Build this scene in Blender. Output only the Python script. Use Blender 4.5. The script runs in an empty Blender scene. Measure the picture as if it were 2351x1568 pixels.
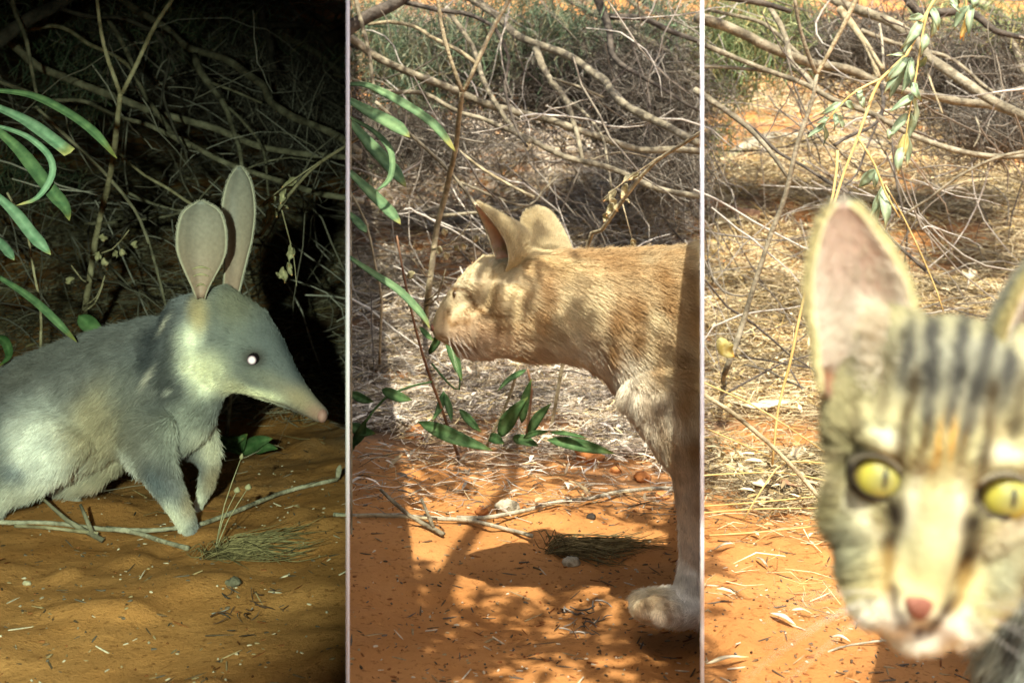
import bpy, bmesh, math, random
import numpy as np
from mathutils import Vector, Matrix

rng = np.random.default_rng(7)
random.seed(7)
S = bpy.context.scene
COL = S.collection

# ------------------------------------------------------------------ camera, sky, sun, flash, exposure
F = 2837.0            # focal length in pixels of a 2351-wide picture
CX, HY, H = 1175.5, 385.0, 0.42   # picture centre, horizon row, camera height (m)
cam_d = bpy.data.cameras.new('camera'); cam = bpy.data.objects.new('camera', cam_d); COL.objects.link(cam)
cam.location = (0, 0, H); cam.rotation_euler = (math.radians(90), 0, 0)
cam_d.sensor_width = 36.0; cam_d.lens = 36.0 * F / 2351.0
cam_d.shift_y = -(784.0 - HY) / 2351.0
cam_d.clip_start = 0.02; cam_d.clip_end = 500
cam_d.dof.use_dof = True; cam_d.dof.focus_distance = 1.35; cam_d.dof.aperture_fstop = 12.0
S.camera = cam

SUN_EL, SUN_AZ = 57.0, 2.0        # sun behind the camera, travelling towards +Y and slightly +X
wd = bpy.data.worlds.new('World'); S.world = wd; wd.use_nodes = True
nt = wd.node_tree; bg = nt.nodes['Background']
sky = nt.nodes.new('ShaderNodeTexSky'); sky.sky_type = 'NISHITA'; sky.sun_disc = False
sky.sun_elevation = math.radians(SUN_EL); sky.sun_rotation = math.radians(180 + SUN_AZ)
sky.dust_density = 4.0; sky.ozone_density = 0.3; sky.air_density = 1.0
nt.links.new(sky.outputs[0], bg.inputs[0]); bg.inputs[1].default_value = 0.15
sd = bpy.data.lights.new('sun', 'SUN'); sd.energy = 3.8; sd.angle = math.radians(0.5); sd.color = (1.0, 0.95, 0.84)
sun = bpy.data.objects.new('sun', sd); COL.objects.link(sun)
_el, _az = math.radians(SUN_EL), math.radians(SUN_AZ)
sun.rotation_euler = Vector((math.sin(_az) * math.cos(_el), math.cos(_az) * math.cos(_el), -math.sin(_el))).to_track_quat('-Z', 'Y').to_euler()
# the camera trap's night flash, which lights the dark bay
fd = bpy.data.lights.new('camera_flash', 'SPOT'); fd.energy = 46.0; fd.color = (0.78, 1.0, 0.76)
fd.spot_size = math.radians(42); fd.spot_blend = 0.75; fd.shadow_soft_size = 0.012
flash = bpy.data.objects.new('camera_flash', fd); COL.objects.link(flash)
flash.location = (-0.18, 0.05, 0.462)
flash.rotation_euler = (Vector((-0.53, 1.40, 0.16)) - flash.location).to_track_quat('-Z', 'Y').to_euler()
S.view_settings.view_transform = 'Standard'; S.view_settings.look = 'None'
S.view_settings.exposure = 1.2; S.view_settings.gamma = 1.0
S.cycles.max_bounces = 6; S.cycles.diffuse_bounces = 3; S.cycles.transparent_max_bounces = 6
S.cycles.sample_clamp_indirect = 4.0

# ------------------------------------------------------------------ helpers
def tag(o, label=None, cat=None, group=None, kind=None):
    if label: o['label'] = label
    if cat: o['category'] = cat
    if group: o['group'] = group
    if kind: o['kind'] = kind
    return o
def P(px, py, Y):
    return np.array([(px - CX) / F * Y, Y, H - (py - HY) / F * Y])
def empty(name, loc, label, cat, group=None):
    o = bpy.data.objects.new(name, None); COL.objects.link(o); o.location = loc; o.empty_display_size = 0.05
    return tag(o, label, cat, group)
def link(name, me, mat=None, parent=None, smooth=True):
    o = bpy.data.objects.new(name, me); COL.objects.link(o)
    if mat: me.materials.append(mat)
    if parent:
        o.parent = parent
        o.matrix_parent_inverse = Matrix.Translation(-Vector(parent.location))
    if smooth and len(me.polygons):
        me.polygons.foreach_set('use_smooth', np.ones(len(me.polygons), dtype=bool))
    return o
def mesh(name, V, Fs):
    """vertices (N,3) and one array of equal-sized faces (M,k), or a list of such arrays"""
    me = bpy.data.meshes.new(name)
    if not isinstance(Fs, list) or np.ndim(Fs[0]) == 1: Fs = [np.array(Fs)]
    Fs = [np.asarray(f, dtype=np.int32) for f in Fs if len(f)]
    V = np.asarray(V, dtype=np.float32)
    tot = np.concatenate([np.full(len(f), f.shape[1], dtype=np.int32) for f in Fs])
    idx = np.concatenate([f.ravel() for f in Fs])
    me.vertices.add(len(V)); me.vertices.foreach_set('co', V.ravel())
    me.loops.add(len(idx)); me.loops.foreach_set('vertex_index', idx)
    me.polygons.add(len(tot)); me.polygons.foreach_set('loop_start', np.concatenate([[0], np.cumsum(tot)[:-1]]).astype(np.int32))
    me.update(calc_edges=True); me.validate()
    return me
def vcol(me, C):
    a = me.color_attributes.new('col', 'FLOAT_COLOR', 'POINT')
    C = np.asarray(C, dtype=np.float32)
    a.data.foreach_set('color', np.concatenate([C[:, :3], np.ones((len(C), 1), np.float32)], 1).ravel())

def _hash(ix, iy, iz, seed):
    h = (ix.astype(np.int64) * 374761393 + iy.astype(np.int64) * 668265263 + iz.astype(np.int64) * 2147483647 + seed * 144269504) & 0xffffffff
    h = ((h ^ (h >> 13)) * 1274126177) & 0xffffffff
    return ((h ^ (h >> 16)) & 0xffff) / 65535.0
def noise(p, seed=0):
    """value noise in 3-D, 0..1"""
    p = np.asarray(p, dtype=np.float64)
    if p.shape[1] == 2: p = np.concatenate([p, np.zeros((len(p), 1))], 1)
    i = np.floor(p).astype(np.int64); f = p - i; f = f * f * (3 - 2 * f)
    r = 0
    for dx in (0, 1):
        for dy in (0, 1):
            for dz in (0, 1):
                w = (f[:, 0] if dx else 1 - f[:, 0]) * (f[:, 1] if dy else 1 - f[:, 1]) * (f[:, 2] if dz else 1 - f[:, 2])
                r = r + w * _hash(i[:, 0] + dx, i[:, 1] + dy, i[:, 2] + dz, seed)
    return r

BY = np.array([-60, 0, 1.9, 2.3, 2.8, 3.4, 4.5, 6, 7.5, 9, 12, 200.]); BZ = np.array([0, 0, 0, 0.005, 0.08, 0.24, 0.555, 1.02, 1.47, 1.72, 1.8, 1.8])
def G(x, y):
    x = np.atleast_1d(np.asarray(x, float)); y = np.atleast_1d(np.asarray(y, float))
    z = np.interp(y, BY, BZ)
    z = (z + np.interp(y - 0.25, BY, BZ) + np.interp(y + 0.25, BY, BZ)) / 3
    q = np.stack([x, y], 1)
    z = z + (noise(q * 5, 1) - .5) * 0.034 + (noise(q * 13, 2) - .5) * 0.013 + (noise(q * 38, 3) - .5) * 0.005 + np.clip(noise(q * 20, 9) - .66, 0, 1) * .03
    far = np.clip((y - 1.8) / 2, 0, 1)
    z = z + far * (noise(q * 2.2, 4) - .5) * 0.12
    return z
def on_ground(px, py, lift=0.0):
    """the ground point seen at a picture position"""
    Y = np.linspace(0.7, 9, 1200); t = (px - CX) / F
    d = H - (py - HY) / F * Y - G(t * Y, Y) - lift
    k = np.argmax(d < 0) if (d < 0).any() else len(Y) - 1
    return np.array([t * Y[k], Y[k], G(t * Y[k], Y[k])[0] + lift])

# ------------------------------------------------------------------ materials
def mat(name, rough=0.8, spec=0.25):
    m = bpy.data.materials.new(name); m.use_nodes = True
    b = m.node_tree.nodes['Principled BSDF']; b.inputs['Roughness'].default_value = rough
    b.inputs['Specular IOR Level'].default_value = spec
    return m, m.node_tree.nodes, m.node_tree.links, b
def mat_noise(name, c1, c2, scale=20, rough=0.8, detail=6, bump=0.0, bscale=80, stretch=None, c3=None, spec=0.2):
    m, N, L, b = mat(name, rough, spec)
    tc = N.new('ShaderNodeTexCoord'); src = tc.outputs['Object']
    if stretch:
        mp = N.new('ShaderNodeMapping'); mp.inputs['Scale'].default_value = stretch; L.new(src, mp.inputs[0]); src = mp.outputs[0]
    n = N.new('ShaderNodeTexNoise'); n.inputs['Scale'].default_value = scale; n.inputs['Detail'].default_value = detail
    L.new(src, n.inputs['Vector'])
    r = N.new('ShaderNodeValToRGB'); r.color_ramp.elements[0].position = .32; r.color_ramp.elements[1].position = .68
    r.color_ramp.elements[0].color = (*c1, 1); r.color_ramp.elements[1].color = (*c2, 1)
    if c3:
        e = r.color_ramp.elements.new(.5); e.color = (*c3, 1)
    L.new(n.outputs['Fac'], r.inputs[0]); L.new(r.outputs[0], b.inputs['Base Color'])
    if bump:
        n2 = N.new('ShaderNodeTexNoise'); n2.inputs['Scale'].default_value = bscale; n2.inputs['Detail'].default_value = 6
        L.new(src, n2.inputs['Vector'])
        bp = N.new('ShaderNodeBump'); bp.inputs['Strength'].default_value = bump; bp.inputs['Distance'].default_value = .004
        L.new(n2.outputs['Fac'], bp.inputs['Height']); L.new(bp.outputs[0], b.inputs['Normal'])
    return m
def mat_attr(name, rough=0.75, spec=0.15, transl=0.0, var=0.0, vscale=300):
    m, N, L, b = mat(name, rough, spec)
    a = N.new('ShaderNodeAttribute'); a.attribute_name = 'col'; out = a.outputs['Color']
    if var:
        tc = N.new('ShaderNodeTexCoord'); n = N.new('ShaderNodeTexNoise'); n.inputs['Scale'].default_value = vscale; n.inputs['Detail'].default_value = 4
        L.new(tc.outputs['Object'], n.inputs['Vector'])
        mr = N.new('ShaderNodeMapRange'); mr.inputs['To Min'].default_value = 1 - var; mr.inputs['To Max'].default_value = 1 + var
        mr.inputs['From Min'].default_value = .3; mr.inputs['From Max'].default_value = .7
        L.new(n.outputs['Fac'], mr.inputs['Value'])
        mx = N.new('ShaderNodeVectorMath'); mx.operation = 'SCALE'; L.new(out, mx.inputs[0]); L.new(mr.outputs[0], mx.inputs['Scale']); out = mx.outputs[0]
    L.new(out, b.inputs['Base Color'])
    if transl:
        t = N.new('ShaderNodeBsdfTranslucent'); L.new(out, t.inputs['Color'])
        ms = N.new('ShaderNodeMixShader'); ms.inputs[0].default_value = transl
        L.new(b.outputs[0], ms.inputs[1]); L.new(t.outputs[0], ms.inputs[2]); L.new(ms.outputs[0], N['Material Output'].inputs[0])
    return m
def mat_leaf(name, c1, c2, transl=0.3, rough=0.55):
    m, N, L, b = mat(name, max(rough, .68), 0.12)
    tc = N.new('ShaderNodeTexCoord'); n = N.new('ShaderNodeTexNoise'); n.inputs['Scale'].default_value = 90; n.inputs['Detail'].default_value = 5
    L.new(tc.outputs['Object'], n.inputs['Vector'])
    r = N.new('ShaderNodeValToRGB'); r.color_ramp.elements[0].position = .35; r.color_ramp.elements[1].position = .7
    r.color_ramp.elements[0].color = (*c1, 1); r.color_ramp.elements[1].color = (*c2, 1)
    L.new(n.outputs['Fac'], r.inputs[0]); L.new(r.outputs[0], b.inputs['Base Color'])
    a = N.new('ShaderNodeAttribute'); a.attribute_name = 'col'; vm = N.new('ShaderNodeVectorMath'); vm.operation = 'MULTIPLY'
    L.new(r.outputs[0], vm.inputs[0]); L.new(a.outputs['Color'], vm.inputs[1]); L.new(vm.outputs[0], b.inputs['Base Color'])
    t = N.new('ShaderNodeBsdfTranslucent'); L.new(vm.outputs[0], t.inputs['Color'])
    ms = N.new('ShaderNodeMixShader'); ms.inputs[0].default_value = transl
    L.new(b.outputs[0], ms.inputs[1]); L.new(t.outputs[0], ms.inputs[2]); L.new(ms.outputs[0], N['Material Output'].inputs[0])
    return m

def mat_sand():
    m, N, L, b = mat('red_sand', 0.95, 0.08)
    tc = N.new('ShaderNodeTexCoord')
    def nz(s, d=8, rough=.6):
        n = N.new('ShaderNodeTexNoise'); n.inputs['Scale'].default_value = s; n.inputs['Detail'].default_value = d; n.inputs['Roughness'].default_value = rough
        L.new(tc.outputs['Object'], n.inputs['Vector']); return n.outputs['Fac']
    r = N.new('ShaderNodeValToRGB'); e = r.color_ramp.elements
    e[0].position = .3; e[0].color = (.44, .185, .052, 1); e[1].position = .72; e[1].color = (.62, .295, .098, 1)
    L.new(nz(7, 10, .7), r.inputs[0])
    # grains and dark crumbs
    r2 = N.new('ShaderNodeValToRGB'); e = r2.color_ramp.elements
    e[0].position = .30; e[0].color = (.45, .40, .36, 1); e[1].position = .43; e[1].color = (1, 1, 1, 1)
    L.new(nz(150, 3, .6), r2.inputs[0])
    mx = N.new('ShaderNodeMix'); mx.data_type = 'RGBA'; mx.blend_type = 'MULTIPLY'; mx.inputs['Factor'].default_value = .8
    L.new(r.outputs[0], mx.inputs[6]); L.new(r2.outputs[0], mx.inputs[7])
    # organic dust where litter lies
    sp = N.new('ShaderNodeSeparateXYZ'); L.new(tc.outputs['Object'], sp.inputs[0])
    mr = N.new('ShaderNodeMapRange'); mr.inputs['From Min'].default_value = 1.5; mr.inputs['From Max'].default_value = 1.9; L.new(sp.outputs['Y'], mr.inputs['Value'])
    mr2 = N.new('ShaderNodeMapRange'); mr2.inputs['From Min'].default_value = .42; mr2.inputs['From Max'].default_value = .58; L.new(nz(3.5, 6, .65), mr2.inputs['Value'])
    mul = N.new('ShaderNodeMath'); mul.operation = 'MULTIPLY'; L.new(mr.outputs[0], mul.inputs[0]); L.new(mr2.outputs[0], mul.inputs[1])
    m2 = N.new('ShaderNodeMix'); m2.data_type = 'RGBA'; L.new(mul.outputs[0], m2.inputs[0]); L.new(mx.outputs[2], m2.inputs[6]); m2.inputs[7].default_value = (.17, .105, .06, 1)
    L.new(m2.outputs[2], b.inputs['Base Color'])
    b1 = N.new('ShaderNodeBump'); b1.inputs['Strength'].default_value = .8; b1.inputs['Distance'].default_value = .008
    L.new(nz(55, 10, .75), b1.inputs['Height'])
    b2 = N.new('ShaderNodeBump'); b2.inputs['Strength'].default_value = .5; b2.inputs['Distance'].default_value = .0018
    L.new(nz(420, 3), b2.inputs['Height']); L.new(b1.outputs[0], b2.inputs['Normal']); L.new(b2.outputs[0], b.inputs['Normal'])
    return m

M = {}
M['sand'] = mat_sand()
M['bark'] = mat_noise('grey_brown_bark', (.10, .085, .055), (.33, .29, .195), 45, .85, bump=1.0, bscale=160, c3=(.21, .18, .115))
M['bark_pale'] = mat_noise('pale_bark', (.18, .14, .075), (.46, .39, .24), 55, .85, bump=.8, bscale=200, c3=(.33, .275, .16))
M['bark_dark'] = mat_noise('dark_bark', (.03, .026, .02), (.12, .10, .075), 45, .9, bump=1.0, bscale=120)
M['wood_grey'] = mat_noise('weathered_wood', (.16, .135, .09), (.52, .46, .33), 70, .85, bump=.9, bscale=220, c3=(.36, .32, .22))
M['straw'] = mat_noise('straw_stem', (.42, .29, .09), (.66, .50, .20), 40, .7)
M['red_stem'] = mat_noise('reddish_stem', (.17, .09, .05), (.33, .19, .10), 40, .7)
M['leaf_strap'] = mat_leaf('strap_leaf_green', (.09, .165, .075), (.18, .28, .12), .25)
M['leaf_strap_grey'] = mat_leaf('strap_leaf_bluish', (.19, .33, .19), (.33, .48, .30), .2)
M['leaf_dark'] = mat_leaf('broad_leaf_green', (.05, .115, .035), (.12, .20, .075), .3, .7)
M['leaf_sage'] = mat_leaf('sage_leaf', (.24, .33, .19), (.42, .50, .32), .3, .75)
M['leaf_dry'] = mat_leaf('dried_leaf', (.34, .30, .16), (.58, .51, .30), .25, .8)
M['leaf_pale'] = mat_leaf('bleached_leaf', (.55, .46, .27), (.80, .72, .52), .2, .8)
M['leaf_yellow'] = mat_leaf('yellowed_leaf', (.50, .40, .10), (.62, .56, .24), .3, .8)
M['clod'] = mat_noise('sand_clod', (.33, .115, .03), (.56, .24, .08), 30, .95, bump=1.0, bscale=110)
M['litter'] = mat_attr('litter', .85, .1, 0, .25, 250)
M['skin'] = mat_attr('ear_skin', .5, .3, .22, .12, 220)
M['hide'] = mat_attr('animal_skin', .8, .1, 0, .1, 400)
M['fur'] = mat_attr('fur', .55, .25, .12)
M['white'] = mat_noise('white_paint', (.84, .84, .83), (.88, .88, .87), 30, .6)
M['board'] = mat_noise('raw_board', (.20, .17, .13), (.30, .26, .20), 12, .85, stretch=(1, 1, 8))
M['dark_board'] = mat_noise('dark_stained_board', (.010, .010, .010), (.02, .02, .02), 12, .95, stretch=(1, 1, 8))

# ------------------------------------------------------------------ ground
def axis(lo, hi, d0, d1, step, g=1.18):
    a = list(np.arange(d0, d1, step)); s = step
    r = a[-1]
    while r < hi: s *= g; r += s; a.append(r)
    s = step; l = a[0]; left = []
    while l > lo: s *= g; l -= s; left.append(l)
    return np.array(left[::-1] + a)
xs = axis(-80, 80, -1.25, 1.25, .0085, 1.06); ys = axis(-80, 120, .75, 3.6, .0085, 1.05)
XX, YY = np.meshgrid(xs, ys); nx, ny = len(xs), len(ys)
gv = np.stack([XX.ravel(), YY.ravel(), G(XX.ravel(), YY.ravel())], 1)
ii = (np.arange(ny - 1)[:, None] * nx + np.arange(nx - 1)[None, :]).ravel()
tag(link('ground', mesh('ground', gv, np.stack([ii, ii + 1, ii + nx + 1, ii + nx], 1)), M['sand']), kind='structure')

# ------------------------------------------------------------------ added divider boards and the hide put in to shut daylight out
def box(name, x0, x1, y0, y1, z0, z1, m, parent=None):
    V = np.array([(x, y, z) for z in (z0, z1) for y in (y0, y1) for x in (x0, x1)], float)
    return link(name, mesh(name, V, [[0, 2, 3, 1], [4, 5, 7, 6], [0, 1, 5, 4], [2, 6, 7, 3], [0, 4, 6, 2], [1, 3, 7, 5]]), m, parent, False)
TOP = lambda y: 0.440 + 0.1357 * y     # the boards' sloping top edge
def divider(px0, px1, label, side_mat, up=0.0, Y1=9.0, z1=None):  # white borders built as added boards, which also part the bays' light
    e = empty('added_divider', ((px0 + px1) / 2 / F * .86 - CX / F * .86, .86, 0), label, 'divider')
    Y0 = 0.86
    # board: faces run straight back from its front edge
    a0, a1 = (px0 + .6 - CX) / F, (px1 - .6 - CX) / F
    V = []
    for y in (Y0 + .002, Y1):
        for a in (a0, a1):
            for z in (-.15, z1 if z1 and y == Y1 else TOP(y) + up): V.append((a * y, y, z))
    link('board', mesh('board', np.array(V), [[0, 1, 5, 4], [2, 6, 7, 3], [0, 2, 3, 1], [4, 5, 7, 6], [1, 3, 7, 5], [0, 4, 6, 2]]), side_mat, e, False)
    b0, b1 = (px0 - CX) / F, (px1 - CX) / F
    V = [(b * y, y, z) for y in (Y0 - .004, Y0 + .0015) for b in (b0, b1) for z in (-.15, TOP(Y0) + up)]
    link('border_strip', mesh('border_strip', np.array(V), [[0, 1, 5, 4], [2, 6, 7, 3], [0, 2, 3, 1], [4, 5, 7, 6], [1, 3, 7, 5], [0, 4, 6, 2]]), M['white'], e, False)
divider(793.7, 802.7, 'white border, built as an added divider board, between the dark bay and the ginger cat', M['dark_board'], .03)
divider(1607.5, 1616.5, 'white border, built as an added divider board, between the ginger cat and the tabby', M['board'], 0, 1.55, .36)
hd = empty('added_hide', (-1.6, 3, 0), 'added unseen hide keeping daylight off the night bay with the bilby', 'hide')  # unseen enclosure, added to shut daylight out of the night bay
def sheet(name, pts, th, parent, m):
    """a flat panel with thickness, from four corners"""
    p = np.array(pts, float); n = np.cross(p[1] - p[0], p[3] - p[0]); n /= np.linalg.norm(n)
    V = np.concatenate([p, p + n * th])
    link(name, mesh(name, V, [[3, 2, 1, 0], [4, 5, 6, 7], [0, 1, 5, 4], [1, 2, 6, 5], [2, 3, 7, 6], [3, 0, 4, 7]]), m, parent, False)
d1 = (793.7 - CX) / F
sheet('added_roof', [(-5, -1.2, TOP(-1.2) + .035), (-.035, -1.2, TOP(-1.2) + .035), (-.035, .3, TOP(.3) + .035), (-5, .3, TOP(.3) + .035)], .02, hd, M['dark_board'])
sheet('added_roof', [(-5, .3, TOP(.3) + .035), (d1 * .3 + .005, .3, TOP(.3) + .035), (d1 * 9, 9, TOP(9) + .035), (-5, 9, TOP(9) + .035)], .02, hd, M['dark_board'])
sheet('added_wall', [(-5, -1.2, -.2), (-5, 9, -.2), (-5, 9, 2.2), (-5, -1.2, 2.2)], .02, hd, M['dark_board'])
sheet('added_wall', [(-.035, -1.2, -.2), (-5, -1.2, -.2), (-5, -1.2, .34), (-.035, -1.2, .34)], .02, hd, M['dark_board'])
sheet('added_wall', [(-5, 9.02, -.2), (d1 * 9, 9.02, -.2), (d1 * 9, 9.02, 2.2), (-5, 9.02, 2.2)], .02, hd, M['dark_board'])
sheet('added_wall', [(-.04, -.12, -.2), (-.04, -1.2, -.2), (-.04, -1.2, .32), (-.04, -.12, .46)], .02, hd, M['dark_board'])

# ------------------------------------------------------------------ tubes, leaves, twigs
def spline(pts, step):
    """Catmull-Rom through points (columns may include radius)"""
    p = np.array(pts, float); p = np.concatenate([[2 * p[0] - p[1]], p, [2 * p[-1] - p[-2]]])
    out = []
    for i in range(1, len(p) - 2):
        n = max(2, int(np.linalg.norm(p[i + 1, :3] - p[i, :3]) / step))
        t = np.linspace(0, 1, n, endpoint=False)[:, None]
        out.append(.5 * (2 * p[i] + (p[i + 1] - p[i - 1]) * t + (2 * p[i - 1] - 5 * p[i] + 4 * p[i + 1] - p[i + 2]) * t**2 + (3 * p[i] - p[i - 1] - 3 * p[i + 1] + p[i + 2]) * t**3))
    return np.concatenate(out + [p[-2][None]])
def frames(c):
    t = np.gradient(c, axis=0); t /= np.linalg.norm(t, axis=1)[:, None] + 1e-9
    u = np.cross(t, np.array([.13, .97, .2])); u /= np.linalg.norm(u, axis=1)[:, None] + 1e-9
    return t, u, np.cross(t, u)
def tube_arrays(c, r, k=7, knob=0.12, seed=0):
    t, u, w = frames(c); n = len(c)
    a = np.linspace(0, 2 * np.pi, k, endpoint=False)
    ring = np.cos(a)[None, :, None] * u[:, None] + np.sin(a)[None, :, None] * w[:, None]
    rr = np.repeat(np.asarray(r, float)[:, None], k, 1)
    if knob:
        q = (c[:, None] + ring * rr[..., None]).reshape(-1, 3)
        rr = rr * (1 + knob * 2 * (noise(q * 45, 11 + seed).reshape(n, k) - .5) + knob * 1.6 * (noise(np.repeat(c, k, 0) * 18, 12 + seed).reshape(n, k) - .5))
    V = (c[:, None] + ring * rr[..., None]).reshape(-1, 3)
    i = np.arange(n - 1)[:, None] * k + np.arange(k)[None]; j = np.arange(n - 1)[:, None] * k + (np.arange(k)[None] + 1) % k
    Q = np.stack([i, j, j + k, i + k], -1).reshape(-1, 4)
    V = np.concatenate([V, c[:1], c[-1:]])
    e0 = np.stack([np.arange(k), np.full(k, n * k), (np.arange(k) + 1) % k], 1)[:, ::-1]
    b = (n - 1) * k
    e1 = np.stack([b + np.arange(k), b + (np.arange(k) + 1) % k, np.full(k, n * k + 1)], 1)
    return V, Q, np.concatenate([e0[:, ::-1], e1])
def tube(name, pts, m, parent=None, step=.02, k=8, knob=.12, wob=0.0):
    """pts: (x,y,z,r)"""
    s = spline(pts, step); c = s[:, :3]; r = np.maximum(s[:, 3], 2e-4)
    if wob:
        c = c + (np.stack([noise(c * 11, 31), noise(c * 11, 32), noise(c * 11, 33)], 1) - .5) * wob
    V, Q, T = tube_arrays(c, r, k, knob); me = mesh(name, V, [Q, T]); vcol(me, np.ones((len(V), 3)))
    return link(name, me, m, parent)
def leaf(name, spine, width, m, parent=None, side=None, fold=.35, shape='lens', twist=0.0, wavy=.1, n=10):
    """a leaf blade: spine of 3-D points, half width in metres"""
    c = spline(spine, max(1e-4, np.linalg.norm(np.diff(np.array(spine, float), axis=0), axis=1).sum() / n))
    L = np.linspace(0, 1, len(c)); t = np.gradient(c, axis=0); t /= np.linalg.norm(t, axis=1)[:, None] + 1e-9
    if side is None: side = (0, -1, .35)
    f = np.array(side, float); f /= np.linalg.norm(f)
    u = np.cross(t, f); u /= np.linalg.norm(u, axis=1)[:, None] + 1e-9; w = np.cross(u, t)
    if twist:
        a = twist * (L - .3)[:, None]; u, w = u * np.cos(a) + w * np.sin(a), w * np.cos(a) - u * np.sin(a)
    if shape == 'lens': h = np.sin(np.pi * np.clip(L, 0, 1) ** .8) ** .8
    elif shape == 'cut': h = np.minimum(1, .55 + L * .8)
    else: h = np.minimum(1, (1 - L) * 5) ** .6 * np.minimum(1, .5 + L * 1.2)
    h = np.maximum(h, .04) * width
    ph = rng.uniform(0, 6)
    cols = []
    for v in (-1, -.5, 0, .5, 1):
        off = u * (v * h)[:, None] + w * ((abs(v) * fold * h) + wavy * h * np.sin(L * 9 + ph + v * 2) * abs(v))[:, None]
        cols.append(c + off)
    V = np.stack(cols, 1).reshape(-1, 3); n_ = len(c)
    i = (np.arange(n_ - 1)[:, None] * 5 + np.arange(4)[None]).ravel()
    th = .00035
    nv = len(V); wv = np.repeat(w, 5, 0)
    V = np.concatenate([V + wv * th, V - wv * th])
    Q = np.stack([i, i + 1, i + 6, i + 5], 1)
    rim = list(range(0, 5)) + [r * 5 + 4 for r in range(1, n_)] + [(n_ - 1) * 5 + q for q in (3, 2, 1, 0)] + [r * 5 for r in range(n_ - 2, 0, -1)]
    rim = np.array(rim); r2 = np.roll(rim, -1)
    Q = np.concatenate([Q, Q[:, ::-1] + nv, np.stack([r2, rim, rim + nv, r2 + nv], 1)])
    me = mesh(name, V, Q); lv = np.repeat(L, 5); av = np.abs(np.tile([-1, -.5, 0, .5, 1], n_)); lv, av = np.tile(lv, 2), np.tile(av, 2)
    k = np.where(av < .1, 1.45, np.where(av > .9, .82, 1.0)) * (1 + .3 * (noise(np.stack([lv * 14 + ph, av * 3], 1), 55) - .5)); tip = np.clip((lv - .9 + rng.uniform(-.06, .06)) / .08, 0, 1)[:, None]
    vcol(me, np.repeat(k[:, None], 3, 1) * (1 - tip) + np.array([1.9, 1.1, .7]) * tip)
    return link(name, me, m, parent)

# ------------------------------------------------------------------ shrubs: branch paths measured on the photograph, each at its own depth
def tr(pts, k, ox, oy, Y0, Y1, r0, r1):
    """picture path -> world path with radius; depth runs Y0 -> Y1, radius in path units r0 -> r1"""
    out = []; n = len(pts)
    for i, (x, y) in enumerate(pts):
        t = i / max(1, n - 1); Y = Y0 + (Y1 - Y0) * t
        out.append((*P(ox + k * x, oy + k * y, Y), (r0 + (r1 - r0) * t) * k * Y / F))
    return out
K1 = .3422
SHRUB = [  # path, depth start, depth end, radius start, radius end, material
 ([(700, -80), (840, 20), (1030, 140), (1200, 290), (1400, 370), (1600, 450), (1760, 560), (1840, 690), (2000, 790), (2200, 890), (2420, 1010)], 3.0, 2.35, 26, 27, 'bark'),
 ([(1310, 380), (1340, 470), (1420, 580), (1500, 700), (1560, 850), (1600, 980), (1625, 1120)], 2.72, 2.5, 27, 13, 'bark'),
 ([(1500, 700), (1650, 820), (1760, 980), (1800, 1120), (1810, 1310)], 2.62, 2.4, 12, 7, 'bark'),
 ([(-60, 200), (80, 300), (250, 440), (480, 540), (780, 650), (1000, 740), (1250, 810), (1500, 880), (1750, 980), (2000, 1030), (2240, 1040), (2420, 1065)], 2.6, 2.55, 30, 21, 'bark'),
 ([(-40, 540), (300, 650), (560, 690), (800, 800), (1000, 860), (1200, 940), (1400, 1020), (1600, 1110), (1900, 1220), (2100, 1300), (2420, 1370)], 2.5, 2.2, 13, 22, 'bark'),
 ([(700, 90), (860, 350), (940, 550), (1050, 760), (1180, 930), (1280, 990)], 2.6, 2.32, 16, 19, 'bark'),
 ([(-90, 330), (150, 160), (350, 60), (520, -60)], 2.3, 2.4, 48, 40, 'bark_dark'),
 ([(380, 50), (620, 100), (800, 110), (960, 180), (1040, 240), (1120, 420), (1110, 600), (1150, 800), (1200, 950), (1250, 1020)], 2.38, 2.2, 16, 8, 'bark_dark'),
 ([(1340, -60), (1500, 20), (1700, 120), (1900, 230), (2100, 330), (2280, 470), (2420, 570)], 3.4, 3.0, 22, 24, 'bark'),
 ([(1690, -40), (1760, 150), (1800, 260), (1810, 400), (1870, 480), (2050, 580), (2420, 800)], 3.0, 2.8, 32, 10, 'bark_dark'),
 ([(1775, 160), (1900, 165), (2050, 170), (2250, 260), (2420, 330)], 2.97, 2.9, 24, 16, 'bark_dark'),
 ([(1930, -40), (2100, 100), (2420, 260)], 3.6, 3.3, 22, 20, 'bark'),
 ([(1850, -60), (2050, 180), (2250, 330), (2420, 420)], 3.5, 3.2, 20, 14, 'bark'),
 ([(80, -60), (130, 150), (180, 360), (235, 640)], 2.3, 2.2, 17, 12, 'bark'),
 ([(190, 210), (340, 180), (480, 220), (600, 300), (760, 370), (900, 480)], 2.7, 2.6, 13, 14, 'bark_pale'),
 ([(800, 1050), (950, 1170), (1130, 1270), (1290, 1360)], 2.2, 2.15, 9, 11, 'bark_pale'),
 ([(800, 1270), (1000, 1350), (1240, 1400), (1340, 1300), (1480, 1180)], 2.4, 2.5, 10, 6, 'bark'),
 ([(1420, 560), (1600, 620), (1760, 690)], 2.6, 2.6, 10, 8, 'bark'),
 ([(1660, 1130), (1800, 1080), (1950, 1060), (2130, 1100)], 2.3, 2.4, 6, 5, 'bark'),
 ([(560, 1500), (900, 1470), (1150, 1430), (1230, 1390)], 2.5, 2.45, 12, 8, 'bark'),
]
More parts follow.
